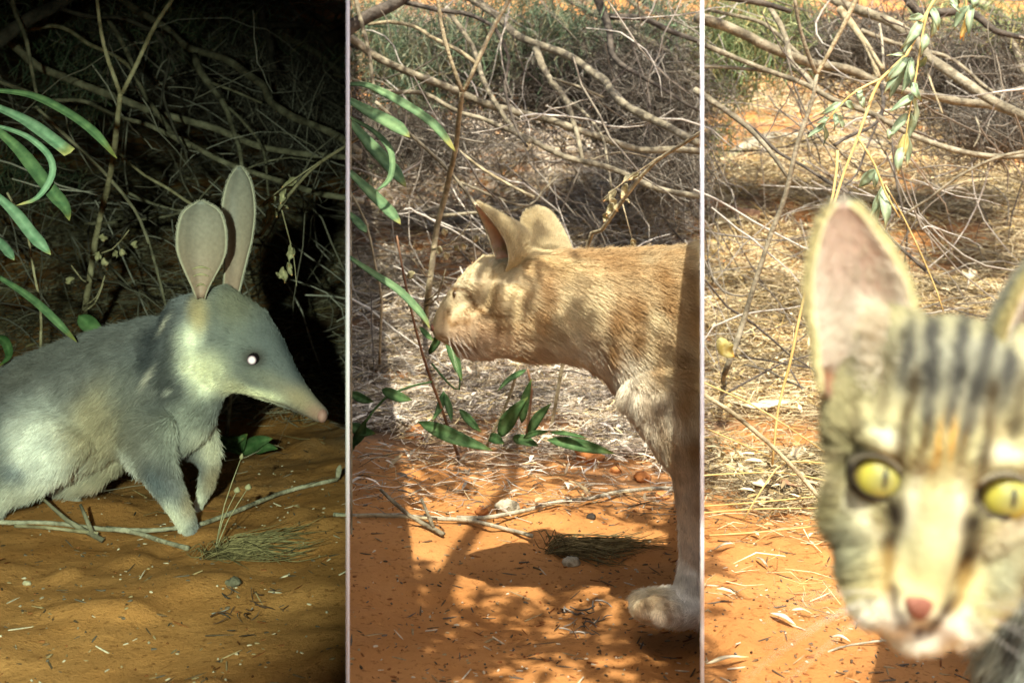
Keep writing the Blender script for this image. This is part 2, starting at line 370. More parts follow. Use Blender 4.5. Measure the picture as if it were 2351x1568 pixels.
def fork_stem(ox, oy, label):
    e = empty('forked_shrub', tuple(on_ground(ox + K1 * 555, oy + K1 * 2150)), label, 'stem')
    g = lambda *a: tr(*a)
    b = on_ground(ox + K1 * 555, oy + K1 * 2150); Yb = b[1]
    t1 = g([(800, 640), (790, 850), (760, 1080), (720, 1280), (640, 1600), (570, 2100)], K1, ox, oy, 1.82, min(Yb, 2.1), 17, 21)
    t1.append((b[0], b[1], b[2] - .02, t1[-1][3]))
    tube('trunk', t1, M['bark_pale'], e, wob=.006)
    tube('branch', g([(640, -60), (670, 200), (720, 420), (800, 645)], K1, ox, oy, 1.8, 1.82, 12, 15), M['bark_pale'], e, wob=.006)
    tube('branch', g([(1200, -60), (1060, 150), (930, 400), (810, 640)], K1, ox, oy, 1.84, 1.82, 13, 15), M['bark_pale'], e, wob=.006)
    t = 0
    for (x0, y0, x1, y1) in ((605, 1720, 860, 1545), (570, 2060, 700, 1850), (560, 2100, 690, 1900), (590, 1900, 480, 1780)):
        tube('branch', g([(x0, y0), ((x0 + x1) / 2 + 15, (y0 + y1) / 2 + 40), (x1, y1)], K1, ox, oy, 1.82, 1.78, 7, 4), M['bark_pale'], e, wob=.004)
    for (x, y, dx, dy) in ((690, 1570, 10, 50), (665, 1690, -10, 60), (700, 1730, 15, 55), (820, 1670, 10, 45), (790, 1690, -20, 30), (920, 1620, -20, 45), (500, 1870, -60, 30)):
        leaf('dry_leaf', [P(ox + K1 * (x + dx * s), oy + K1 * (y + dy * s), 1.78 + .01 * s) for s in (0, .5, 1)], .0055, M['leaf_dry'], e, twist=2.0, wavy=.5)
def slant_twig(ox, oy, label):
    p = tr([(2440, 905), (2300, 995), (2100, 1135), (1900, 1370), (1750, 1580), (1640, 1735)], K1, ox, oy, 1.62, 1.86, 12, 13)
    e = empty('slanting_twig', tuple(p[-1][:3]), label, 'twig')
    q = p[-1]; gz = G(q[0] - .05, q[1] + .1)[0]
    p.append((q[0] - .05, q[1] + .1, gz - .01, q[3])) 
    tube('stem', p, M['bark_pale'], e, wob=.004)
    tube('side_twig', tr([(2140, 1090), (1980, 1200), (1860, 1290), (1740, 1390)], K1, ox, oy, 1.70, 1.74, 5, 4), M['bark_pale'], e)
    tube('side_twig', tr([(1890, 1410), (1930, 1560), (1970, 1720), (1990, 1920)], K1, ox, oy, 1.74, 1.74, 5, 3), M['bark_pale'], e)
    for (x, y, dx, dy, w) in ((2000, 1200, -110, 60, 26), (1990, 1215, -60, 30, 20), (1920, 1270, -40, 100, 26), (1850, 1320, -90, 70, 30), (1800, 1370, 60, 90, 28),
                              (1830, 1400, -50, 90, 26), (1790, 1470, -30, 60, 24), (1950, 1640, 20, 80, 22), (1960, 1660, -20, 130, 24), (1930, 1760, 30, 90, 22),
                              (1900, 1790, 10, 110, 24), (1850, 1830, 60, 50, 18), (1910, 1380, 25, 20, 12)):
        leaf('dry_leaf', [P(ox + K1 * (x + dx * s), oy + K1 * (y + dy * s), 1.73 + .012 * math.sin(3 * s)) for s in (0, .5, 1)], w * K1 * 1.73 / F, M['leaf_dry'], e, twist=rng.uniform(-2, 2), wavy=.6)
def shrub(ox, oy, label, stem_label, stem2_label):
    e = empty('fallen_shrub', tuple(on_ground(ox + 400, oy + 420)), label, 'shrub')
    for pts, y0, y1, r0, r1, m in SHRUB:
        tube('branch', tr(pts, K1, ox, oy, y0, y1, r0, r1), M[m], e, wob=.014)
    p = tr([(230, 720), (420, 900), (620, 1080), (760, 1220), (900, 1400), (970, 1560), (1040, 1780), (1110, 2070)], K1, ox, oy, 1.95, 2.0, 13, 9)
    e2 = empty('leaning_stem', tuple(p[-1][:3]), stem_label, 'stem'); tube('stem', p, M['bark'], e2, wob=.006)
    p = tr([(40, 1290), (170, 1530), (240, 1850), (275, 2050), (268, 2300), (262, 2480)], K1, ox, oy, 1.66, 1.72, 8, 10)
    e3 = empty('thin_stem', tuple(p[-1][:3]), stem2_label, 'stem'); tube('stem', p, M['bark_pale'], e3, wob=.005)
O1, O2 = (0, 0), (783, -13)
shrub(*O1, 'tangled fallen shrub of bare branches behind the bilby in the dark', 'thin brown stem slanting down to the bilby\'s shoulders', 'thin pale stem rising behind the bilby\'s rump')
shrub(*O2, 'tangled fallen shrub of bare branches in daylight behind the ginger cat', 'thin brown stem slanting down towards the ginger cat\'s ear', 'thin pale stem at the left edge of the ginger cat\'s bay')
fork_stem(*O1, 'pale stem forking in a Y behind the bilby\'s back'); fork_stem(*O2, 'pale stem forking in a Y above the ginger cat\'s nose')
slant_twig(*O1, 'slanting twig with dried curled leaves right of the bilby\'s ears'); slant_twig(*O2, 'slanting twig with dried curled leaves above the ginger cat\'s neck')

# bay 3
K3, X3 = .3383, 1608.9
e = empty('fallen_shrub', tuple(on_ground(2000, 300)), 'bare branches of a fallen shrub in daylight behind the tabby', 'shrub')
for pts, y0, y1, r0, r1, m in [
 ([(830, -40), (1000, 40), (1250, 130), (1450, 270), (1560, 390), (1750, 520), (1950, 650), (2280, 830)], 2.9, 2.5, 32, 33, 'bark'),
 ([(-40, 110), (200, 200), (450, 310), (750, 420), (1000, 480), (1200, 560), (1480, 640), (1700, 670), (1950, 700), (2260, 790)], 2.6, 2.75, 36, 26, 'bark'),
 ([(-40, 315), (250, 410), (450, 490), (700, 570), (850, 650), (950, 710), (1200, 800), (1450, 910), (1700, 1000), (1950, 1060), (2260, 1060)], 2.4, 2.2, 17, 21, 'bark'),
 ([(-40, 470), (200, 465), (450, 490)], 2.42, 2.37, 12, 14, 'bark'),
 ([(100, -30), (350, 10), (500, 50), (620, 90)], 2.5, 2.5, 24, 18, 'bark_dark'),
 ([(1390, -40), (1480, 80), (1700, 70), (1850, 100), (2000, 200), (2260, 270)], 3.1, 3.0, 36, 18, 'bark_dark'),
 ([(1780, -30), (2000, 80), (2150, 190), (2260, 270)], 3.4, 3.3, 30, 30, 'bark'),
 ([(2020, 210), (2120, 320), (2170, 450), (2230, 560)], 3.2, 3.1, 24, 22, 'bark'),
 ([(460, 50), (560, 250), (610, 400), (700, 500), (830, 640)], 2.7, 2.45, 20, 17, 'bark'),
 ([(950, 60), (1030, 170), (1100, 270), (1180, 400), (1215, 520)], 2.85, 2.7, 28, 18, 'bark_pale'),
 ([(1060, 200), (1150, 320), (1250, 460)], 2.8, 2.7, 14, 13, 'bark_pale'),
 ([(30, 50), (250, 120), (420, 180), (560, 290), (660, 390)], 2.8, 2.7, 13, 15, 'bark'),
 ([(1210, 160), (1240, 330), (1250, 470)], 2.9, 2.8, 8, 8, 'wood_grey'),
 ([(1230, 560), (1260, 700), (1200, 830), (1050, 920), (900, 990)], 2.5, 2.3, 14, 13, 'bark_dark'),
 ([(1850, 760), (1900, 880), (1850, 1000)], 2.6, 2.5, 7, 5, 'bark'),
 ([(1530, 440), (1580, 570), (1640, 760)], 2.7, 2.6, 9, 6, 'bark_pale'),
 ([(1090, 210), (1400, 320), (1650, 380), (1800, 470), (1950, 600), (2260, 760)], 3.0, 2.9, 16, 10, 'bark'),
 ]:
    tube('branch', tr(pts, K3, X3, 0, y0, y1, r0, r1), M[m], e, wob=.014)
e = empty('forked_shrub', tuple(on_ground(X3 + K3 * 174, K3 * 2523)), 'forked brown stem standing left of the tabby\'s ear', 'stem')
q = on_ground(X3 + K3 * 150, K3 * 2560)
p = tr([(780, 500), (750, 680), (690, 900), (620, 1150), (545, 1400), (464, 1604), (368, 1894), (271, 2233), (174, 2523)], K3, X3, 0, 1.95, min(q[1], 1.95), 14, 19); p.append((*(q - (0, 0, .02)), p[-1][3]))
tube('trunk', p, M['bark'], e, wob=.008)
tube('branch', tr([(630, -60), (680, 200), (740, 400), (780, 500)], K3, X3, 0, 1.9, 1.95, 13, 14), M['bark'], e, wob=.006)
tube('branch', tr([(1080, -60), (960, 190), (820, 440), (780, 500)], K3, X3, 0, 1.95, 1.95, 16, 14), M['bark_pale'], e, wob=.006)
p = tr([(-40, 600), (150, 740), (350, 900), (500, 1070), (590, 1210)], K3, X3, 0, 2.1, 2.0, 24, 12)
e = empty('leaning_stem', tuple(p[-1][:3]), 'thick dark brown stem slanting down at the left edge of the tabby\'s bay', 'stem'); tube('stem', p, M['bark'], e, wob=.008)
p = tr([(330, 850), (430, 920), (550, 1040), (700, 1130), (850, 1230), (980, 1300), (1120, 1400), (1300, 1620), (1530, 1830)], K3, X3, 0, 2.2, 2.0, 11, 11)
e = empty('blackened_twig', tuple(p[-1][:3]), 'long blackened twig slanting down behind the tabby\'s ear', 'twig'); tube('stem', p, M['bark_dark'], e, wob=.01)
p = tr([(2270, 1025), (2000, 1080), (1750, 1200), (1550, 1350), (1380, 1460), (1200, 1620)], K3, X3, 0, 2.0, 2.1, 12, 7)
e = empty('arching_twig', tuple(p[-1][:3]), 'thin dark twig arching across the sand right of the tabby\'s ear', 'twig'); tube('stem', p, M['bark'], e, wob=.006)
for pts, r, lab in (([(1195, 850), (1120, 1020), (1060, 1180), (980, 1260)], 8, 'short dark twig leaning left beside the leafy sprig'), ([(1300, 950), (1320, 1200), (1370, 1430)], 6, 'straight dark twig hanging under the leafy sprig')):
    p = tr(pts, K3, X3, 0, 2.1, 2.05, r, r * .8); e = empty('dark_twig', tuple(p[-1][:3]), lab, 'twig'); tube('stem', p, M['bark_dark'], e)
p = [(*on_ground(X3 + K3 * x, K3 * y, .008), .02) for x, y in [(200, 1060), (400, 975), (560, 930), (900, 960), (1250, 1000)]]
e = empty('bleached_log', tuple(p[0][:3]), 'bleached fallen branch lying on the ground above the tabby\'s ear', 'log'); tube('log', p, M['wood_grey'], e, wob=.01)
KC, XC, YC = .3274, 1608.9, 427.9
p = [(*on_ground(XC + KC * x, YC + KC * y, .008), .021) for x, y in [(-60, 120), (100, 150), (250, 190), (410, 235)]]
e = empty('bark_slab', tuple(p[0][:3]), 'curved slab of brown bark at the left edge of the tabby\'s bay', 'bark'); tube('slab', p, M['red_stem'], e, knob=.25)
e = empty('fallen_leaf', tuple(on_ground(XC + KC * 250, YC + KC * 240)), 'long white dead leaf beside the brown bark slab', 'leaf')
leaf('blade', [on_ground(XC + KC * x, YC + KC * y, .014) for x, y in [(80, 272), (250, 245), (430, 190)]], .011, M['leaf_pale'], e, side=(0, -.5, 1))

# leafy sage sprig hanging in the tabby's bay
e = empty('leafy_sprig', tuple(P(X3 + K3 * 900, K3 * 1380, 1.52)), 'grey-green leafy sprig hanging above the tabby\'s ear', 'sprig')
YS = 1.52
tube('stem', tr([(1620, -60), (1500, 150), (1400, 370), (1220, 540), (1130, 750), (1060, 950), (980, 1150), (900, 1400), (860, 1560)], K3, X3, 0, YS + .03, YS, 11, 9), M['straw'], e)
tube('side_stem', tr([(1065, 930), (1180, 1120), (1250, 1300), (1350, 1480)], K3, X3, 0, YS, YS - .01, 8, 5), M['straw'], e)
tube('side_stem', tr([(1215, 540), (1070, 610), (960, 700), (860, 820)], K3, X3, 0, YS, YS - .02, 8, 4), M['straw'], e)
tube('side_stem', tr([(1540, 80), (1500, 260), (1460, 520), (1410, 800), (1370, 1100)], K3, X3, 0, YS + .02, YS, 8, 4), M['straw'], e)
tube('side_stem', tr([(1800, -60), (1800, 100), (1780, 280)], K3, X3, 0, YS + .06, YS + .06, 7, 4), M['straw'], e)
for (x0, y0, x1, y1, w, *mm) in [
 (1510, 110, 1400, 130, 26), (1570, 60, 1610, 210, 28), (1500, 150, 1350, 340, 34), (1490, 190, 1370, 370, 30), (1540, 230, 1490, 390, 28), (1580, 100, 1560, 260, 24),
 (1390, 370, 1260, 380, 14), (1400, 390, 1250, 560, 30), (1390, 400, 1240, 650, 34), (1420, 390, 1270, 690, 30), (1430, 390, 1360, 640, 30), (1430, 400, 1420, 600, 26),
 (1530, 380, 1440, 480, 24), (1440, 560, 1500, 690, 26), (1450, 640, 1270, 770, 26), (1440, 660, 1460, 860, 30), (1420, 660, 1390, 760, 22),
 (1400, 770, 1290, 930, 30), (1420, 760, 1400, 960, 34), (1400, 900, 1330, 1130, 34, 'leaf_yellow'), (1390, 900, 1400, 1140, 26), (1370, 1000, 1340, 1180, 30), (1290, 880, 1280, 950, 26),
 (1060, 610, 1080, 690, 28), (1090, 650, 1110, 740, 20), (980, 690, 1040, 740, 26), (970, 700, 810, 780, 24), (930, 780, 970, 870, 30), (910, 770, 900, 890, 26), (880, 800, 780, 840, 18), (850, 830, 720, 940, 22), (830, 850, 830, 990, 22),
 (1190, 1150, 1060, 1280, 36), (1190, 1150, 1180, 1280, 22), (1230, 1260, 1140, 1490, 26), (1240, 1280, 1250, 1560, 34), (1220, 1290, 1190, 1530, 28), (1280, 1330, 1230, 1460, 24),
 (1820, 40, 1720, 200, 30), (1840, 60, 1760, 270, 32, 'leaf_yellow'), (1840, 30, 1820, 250, 26), (1700, 20, 1760, 90, 26), (1860, -20, 1850, 60, 26), (1690, -30, 1740, 80, 22), (1750, -30, 1690, 60, 24)]:
    j = rng.uniform(-.02, .02); m_ = (X3 + K3 * ((x0 + x1) / 2 + rng.uniform(-14, 14)), K3 * ((y0 + y1) / 2))
    leaf('leaf', [P(X3 + K3 * x0, K3 * y0, YS + .01), P(*m_, YS + .01 + j), P(X3 + K3 * x1, K3 * y1, YS + .015 + j)], w * K3 * YS / F, M[mm[0] if mm else 'leaf_sage'], e, twist=rng.uniform(-1.6, 1.6), wavy=.35, fold=.5, side=(rng.uniform(-.6, .6), -1, .3))

# straw stalks and sticks of bay 3
K5, Y5 = .3156, 855.8
def stalk(name, pts, k, ox, oy, Ya, Yb, r, m, label, cat, ground_tail=False):
    p = tr(pts, k, ox, oy, Ya, Yb, r, r * .8)
    if ground_tail:
        q = p[-1]; p.append((q[0], q[1], min(q[2] - .01, G(q[0], q[1])[0] - .01), q[3]))
    e = empty(name, tuple(p[-1][:3]), label, cat); tube('stem', p, M[m], e, k=6, wob=.003)
stalk('straw_stalk', [(960, -250), (930, 60), (780, 600), (700, 900), (620, 1260), (540, 1560), (500, 1950)], KC, XC, YC, 1.5, 1.5, 11, 'straw', 'tall yellow straw stalk just left of the tabby\'s ear', 'stalk')
stalk('thick_twig', [(-40, 130), (200, 270), (380, 410), (540, 550), (700, 720), (850, 900), (990, 1080)], K5, X3, Y5, 1.42, 1.36, 18, 'bark_pale', 'thick brown twig slanting down behind the tabby\'s cheek', 'twig')
for i, (pts, lab) in enumerate([
 ([(-40, 1022), (400, 990), (900, 985)], 'lowest yellow straw lying along the sand edge left of the tabby'),
 ([(-40, 972), (400, 940), (820, 900)], 'yellow straw lying just above the lowest straw left of the tabby'),
 ([(310, 1080), (480, 780), (620, 640), (900, 655)], 'bent yellow straw standing up beside the tabby\'s cheek'),
 ([(-40, 745), (300, 720), (600, 720), (920, 785)], 'yellow straw across the litter level with the tabby\'s eye'),
 ([(60, 1182), (400, 1165), (1040, 1095)], 'single yellow straw lying out on the bare sand beside the tabby'),
 ([(-40, 50), (350, 220), (600, 370), (900, 575)], 'long fine yellow straw slanting down towards the tabby\'s eye'),
 ([(-40, 370), (200, 470), (500, 600)], 'short fine straw slanting below the long yellow straw')]):
    stalk('straw_stalk', pts, K5, X3, Y5, 1.38, 1.40, 6.5, 'straw', lab, 'straw')
stalk('fine_straw', [(1300, 0), (1420, 220), (1560, 520), (1660, 760), (1700, 880)], KC, XC, YC, 1.6, 1.6, 6, 'straw', 'fine straw stem slanting down right of the tabby\'s ear', 'straw')
stalk('curved_twig', [(1700, 1120), (1450, 1130), (1100, 1170), (930, 1220), (890, 1290), (920, 1370), (1060, 1450), (1300, 1500)], K5, X3, 1112.5, 1.12, 1.04, 9, 'wood_grey', 'thin grey twig curling on the sand under the tabby\'s chin', 'twig')
for (pts, w, m, lab) in [([(80, 212), (380, 242), (760, 200)], 10, 'leaf_pale', 'long bleached leaf lying in the litter level with the tabby\'s forehead'), ([(610, 645), (690, 590), (760, 570)], 9, 'leaf_pale', 'curled white leaf on the litter beside the tabby\'s left cheek'),
                    ([(280, 660), (350, 720), (440, 750)], 9, 'leaf_pale', 'crumpled cream leaf on the litter at the sand edge'), ([(540, 800), (640, 820), (770, 835)], 7, 'red_stem', 'flat reddish bark flake at the sand edge left of the tabby'),
                    ([(330, 790), (440, 800), (520, 795)], 7, 'leaf_pale', 'small bleached leaf beside the reddish bark flake')]:
    e = empty('fallen_leaf', tuple(on_ground(X3 + K5 * pts[0][0], Y5 + K5 * pts[0][1])), lab, 'leaf')
    leaf('blade', [on_ground(X3 + K5 * x, Y5 + K5 * y, .012 + .01 * (i == 1)) for i, (x, y) in enumerate(pts)], w * .001, M[m], e, side=(0, -.6, 1), wavy=.5, twist=.8)
e = empty('dead_leaf', tuple(on_ground(1660, 820)), 'tan dead leaf caught on the forked stem at the left', 'leaf')
leaf('blade', [P(1655, 775, 1.72), P(1664, 800, 1.71), P(1686, 818, 1.72)], .011, M['leaf_yellow'], e, wavy=.4)
e = empty('dead_leaf', tuple(on_ground(2220, 630)), 'pale dead leaf on the litter right of the tabby\'s ear', 'leaf')
leaf('blade', [on_ground(2205, 625, .02), on_ground(2225, 632, .03), on_ground(2240, 622, .02)], .013, M['leaf_pale'], e, wavy=.4)
for (x0, y0, x1, y1, w, lab) in [(100, 475, 250, 458, 6, 'pale wood chip near the left edge of the tabby\'s sand'), (400, 530, 490, 605, 5, 'small upright sliver of wood on the tabby\'s sand'), (980, 590, 1140, 665, 5, 'long pale sliver close to the tabby\'s whiskers'),
                           (500, 965, 690, 1020, 9, 'largest cream wood chip in the middle of the tabby\'s sand'), (660, 920, 820, 960, 6, 'flat grey-green chip just above the largest cream chip'), (950, 1110, 1090, 1165, 6, 'thin chip beside the curling grey twig'),
                           (40, 1320, 350, 1270, 7, 'long greyish sliver low on the left of the tabby\'s sand'), (360, 360, 430, 385, 7, 'white crumb of wood at the top of the tabby\'s sand')]:
    a = on_ground(X3 + K5 * x0, 1112.5 + K5 * y0, .004); b = on_ground(X3 + K5 * x1, 1112.5 + K5 * y1, .004)
    o = leaf('wood_chip', [a, a * .5 + b * .5 + (0, 0, .003), b], w * .00034, M['leaf_pale' if w > 5.5 else 'wood_grey'], None, side=(0, -.15, 1), wavy=.08, fold=.08)
    tag(o, lab, 'wood chip', 'chips on the sand before the tabby')

# ------------------------------------------------------------------ strap-leaved plants at the left of bays 1 and 2
e = empty('strap_leaf_plant', tuple(on_ground(-30, 1050)), 'plant with long arching bluish-green strap leaves left of the bilby', 'plant')
tube('stalk', [(*P(-24, 1280, 1.40), .003), (*P(-26, 800, 1.40), .0027), (*P(-22, 400, 1.40), .002), (*P(-20, 195, 1.40), .0012)], M['leaf_strap'], e)
for (pts, w, m, sh) in [([(-60, 605), (200, 640), (420, 740), (620, 880), (785, 1065)], 30, 'leaf_strap', 'strap'), ([(-60, 705), (150, 800), (300, 900), (470, 1030)], 42, 'leaf_strap_grey', 'cut'),
    ([(-60, 840), (120, 1000), (250, 1160), (350, 1290), (440, 1400), (465, 1480)], 46, 'leaf_strap', 'strap'), ([(-60, 840), (60, 870), (200, 930), (330, 1050), (350, 1180), (250, 1330), (110, 1380)], 22, 'leaf_strap_grey', 'strap'),
    ([(-60, 1280), (100, 1430), (220, 1580), (340, 1710)], 40, 'leaf_strap_grey', 'strap'), ([(-60, 1570), (20, 1650), (95, 1745)], 30, 'leaf_strap_grey', 'strap'), ([(-60, 1830), (150, 1960), (300, 2080), (515, 2295)], 28, 'leaf_strap', 'strap'),
    ([(-60, 2260), (30, 2290), (60, 2390), (-10, 2460)], 34, 'leaf_dark', 'lens')]:
    n = len(pts)
    leaf('leaf', [P(K1 * x, K1 * y, 1.40 - .10 * i / n + (.1 if y > 1800 else 0)) for i, (x, y) in enumerate(pts)], w * K1 * 1.35 / F, M[m], e, side=(.15, -.85, .5), shape=sh, fold=.25, wavy=.04, n=26)
e = empty('strap_leaf_plant', tuple(on_ground(795, 1060)), 'plant with long arching green strap leaves left of the ginger cat', 'plant')
K2, X2 = .3495, 795.9
tube('stalk', [(*(P(807, 1275, 1.36)), .0013), (*P(806, 800, 1.35), .0012), (*P(805, 420, 1.33), .001), (*P(806, 185, 1.32), .0007)], M['bark_pale'], e)
for (pts, w, Y) in [([(15, 555), (150, 570), (400, 700), (580, 830), (715, 1000)], 32, 1.32), ([(15, 660), (150, 740), (300, 820), (415, 905)], 46, 1.3), ([(15, 790), (150, 950), (270, 1080), (390, 1230)], 44, 1.34),
                  ([(15, 770), (170, 860), (270, 960), (300, 1060), (280, 1180), (190, 1260)], 20, 1.3), ([(15, 1130), (150, 1260), (260, 1370), (355, 1475)], 38, 1.3), ([(15, 1400), (70, 1460), (130, 1530)], 28, 1.3),
                  ([(15, 1690), (200, 1815), (350, 1915), (500, 2075), (545, 2160)], 26, 1.28)]:
    leaf('leaf', [P(X2 + K2 * x, K2 * y, Y - .06 * i / len(pts)) for i, (x, y) in enumerate(pts)], w * K2 * Y / F, M['leaf_strap'], e, side=(.15, -.85, .5), shape='strap', fold=.25, wavy=.04, n=26)
# broad-leaved seedlings
K4, Y4 = .3495, 855.8
e = empty('seedling', tuple(on_ground(1040, 1030)), 'reddish-stemmed seedling with dark green leaves under the ginger cat\'s chin', 'plant')
g4 = lambda x, y, Y=1.72: P(X2 + K4 * x, Y4 + K4 * y, Y)
tube('stem', tr([(330, -900), (420, -450), (480, -200), (560, 60), (640, 280), (715, 500), (730, 560)], K4, X2, Y4, 1.62, 1.80, 7, 12), M['red_stem'], e, wob=.004)
tube('stem', tr([(30, 520), (120, 330), (250, 170), (420, 90), (560, 60)], K4, X2, Y4, 1.66, 1.68, 9, 7), M['leaf_dark'], e)
tube('stem', tr([(560, -60), (660, 60), (740, 110), (740, -60)], K4, X2, Y4, 1.7, 1.7, 8, 6), M['leaf_dark'], e)
for (x0, y0, x1, y1, w, Y) in [(470, 320, 960, 510, 62, 1.74), (740, 240, 885, 390, 36, 1.76), (650, -260, 760, 60, 44, 1.60), (540, -120, 630, -330, 34, 1.6), (480, -300, 570, -210, 24, 1.6), (640, 130, 690, 320, 30, 1.75), (230, 110, 430, 180, 48, 1.66), (640, 120, 560, 320, 30, 1.75), (20, 130, 180, 190, 40, 1.66), (10, 340, 190, 400, 50, 1.66), (30, 480, 130, 300, 44, 1.66)]:
    leaf('leaf', [g4(x0, y0, Y), g4((x0 + x1) / 2 + 10, (y0 + y1) / 2 + 15, Y - .015), g4(x1, y1, Y - .03)], w * .78 * K4 * Y / F, M['leaf_dark'], e, fold=.4, wavy=.25, twist=rng.uniform(-.5, .5))
e = empty('seedling', tuple(on_ground(1210, 1040)), 'clump of upright broad green leaves at the sand edge below the ginger cat', 'plant')
tube('stem', tr([(1130, -60), (1100, 60), (1040, 230), (940, 430), (925, 480)], K4, X2, Y4, 1.74, 1.80, 8, 11), M['bark_pale'], e)
tube('stem', tr([(1190, -20), (1215, 120), (1195, 300), (1180, 440)], K4, X2, Y4, 1.74, 1.80, 8, 9), M['red_stem'], e)
for (x0, y0, x1, y1, w, Y) in [(1000, 420, 1190, 160, 66, 1.76), (1150, 330, 1215, 40, 40, 1.76), (1195, 400, 1345, 200, 44, 1.78), (1160, 430, 1330, 385, 26, 1.74), (1330, 390, 1580, 430, 20, 1.74), (1315, 440, 1760, 530, 54, 1.74), (1090, 430, 1260, 480, 46, 1.76), (940, 420, 1035, 470, 46, 1.75), (1180, -20, 990, 120, 26, 1.7)]:
    leaf('leaf', [g4(x0, y0, Y), g4((x0 + x1) / 2 - 10, (y0 + y1) / 2 - 10, Y - .015), g4(x1, y1, Y - .03)], w * .78 * K4 * Y / F, M['leaf_dark'], e, fold=.4, wavy=.25, twist=rng.uniform(-.5, .5))
e = empty('seedling', tuple(on_ground(560, 1040)), 'low dark green leaves on the sand right of the bilby\'s raised foreleg', 'plant')
K6, Y6 = .3422, 770.2
for (x0, y0, x1, y1, w) in [(1440, 790, 1640, 690, 46), (1600, 780, 1660, 660, 42), (1620, 790, 1830, 690, 50), (1700, 780, 1865, 760, 34), (1450, 690, 1560, 730, 20), (1480, 760, 1620, 800, 26)]:
    leaf('leaf', [P(K6 * x0, Y6 + K6 * y0, 1.78), P(K6 * (x0 + x1) / 2, Y6 + K6 * ((y0 + y1) / 2 - 20), 1.76), P(K6 * x1, Y6 + K6 * y1, 1.75)], w * K6 * 1.76 / F, M['leaf_dark'], e, fold=.3, wavy=.15)
e = empty('seedling', tuple(on_ground(210, 790)), 'single broad green leaf showing above the bilby\'s back', 'plant')
leaf('leaf', [P(180, 725, 1.62), P(205, 745, 1.62), P(238, 762, 1.62)], .011, M['leaf_dark'], e); leaf('leaf', [P(28, 850, 1.62), P(40, 855, 1.6), P(52, 848, 1.6)], .007, M['leaf_dark'], e)

# ------------------------------------------------------------------ long sticks lying on the sand in bays 1 and 2
K7, Y7 = .3495, 1112.5
def ground_sticks(dx, dy, clip, who):
    def path(pts, r, lift=0.0):
        out = []
        for (x, y) in pts:
            px, py = X2 + K7 * x + dx, Y7 + K7 * y + dy; Yf = F * H / (py - HY); out.append(((px - CX) / F * Yf, Yf, 0))
        c = spline(out, .012); z = G(c[:, 0], c[:, 1]); zs = np.maximum(z, np.convolve(np.pad(z, 6, 'edge'), np.ones(13) / 13, 'valid'))
        zs = np.convolve(np.pad(zs, 3, 'edge'), np.ones(7) / 7, 'valid') + .002
        return [(a[0], a[1], b + r * .8 + lift, r) for a, b in zip(c[::2], zs[::2])]
    p = path([(2240, -20), (2180, 0), (1800, 60), (1500, 170), (1250, 255), (900, 300), (650, 290)][clip:], .0027, .002)
    e = empty('fallen_stick', tuple(p[-1][:3]), 'long pale stick rising to the right across the sand ' + who, 'stick'); tube('stem', p, M['wood_grey'], e, wob=.004)
    tube('bud', [(*p[0][:3], .003), (p[0][0] + .002, p[0][1], p[0][2] + .012, .004), (p[0][0] + .004, p[0][1], p[0][2] + .018, .001)], M['wood_grey'], e, step=.004)
    p = path([(-90, 300), (20, 305), (300, 290), (550, 300), (800, 300), (1000, 340), (1220, 390)], .0026)
    e = empty('fallen_stick', tuple(p[0][:3]), 'weathered grey stick lying level across the sand ' + who, 'stick'); tube('stem', p, M['wood_grey'], e, wob=.006)
    tube('side_twig', path([(60, 330), (250, 325), (430, 330), (600, 335)], .0020, .002), M['bark_pale'], e, wob=.004)
    f = on_ground(X2 + K7 * 640 + dx, Y7 + K7 * 330 + dy, .004)
    t = P(X2 + K7 * 220 + dx, Y7 + K7 * 30 + dy, f[1] + .03); mid = f * .45 + t * .55; mid[2] -= .006
    e = empty('forked_twig', tuple(f), 'dark twig with two prongs sticking up from the level stick ' + who, 'twig')
    tube('prong', [(*f, .003), (*(f * .75 + mid * .25), .003), (*mid, .0026), (*t, .0016)], M['bark'], e)
    f2 = f * .72 + mid * .28; t2 = P(X2 + K7 * 490 + dx, Y7 + K7 * 90 + dy, f[1] + .01)
    tube('prong', [(*f2, .0026), (*(f2 * .5 + t2 * .5), .0022), (*t2, .0015)], M['bark'], e)
ground_sticks(-783, 13, 1, 'under the bilby'); ground_sticks(0, 0, 0, 'before the ginger cat')
# dry flower stalks by the bilby's paw
b = on_ground(K6 * 1440, Y6 + K6 * 1480)
e = empty('flower_stalk_tuft', tuple(b), 'three thin dry stalks with seed heads beside the bilby\'s forepaw', 'plant')
for (x, y) in ((1620, 815), (1590, 1040), (1665, 1020)):
    t = P(K6 * x, Y6 + K6 * y, b[1] + .02)
    tube('stalk', [(*b, .0007), (*(b * .5 + t * .5 + np.array([-.004, 0, 0])), .0006), (*t, .0004)], M['leaf_dry'], e, k=5)
    tube('seed_head', [(*(t - (0, 0, .003)), .001), (*t, .0042), (*(t + (.001, 0, .004)), .0008)], M['leaf_dry'], e, step=.002, k=7, knob=.5)
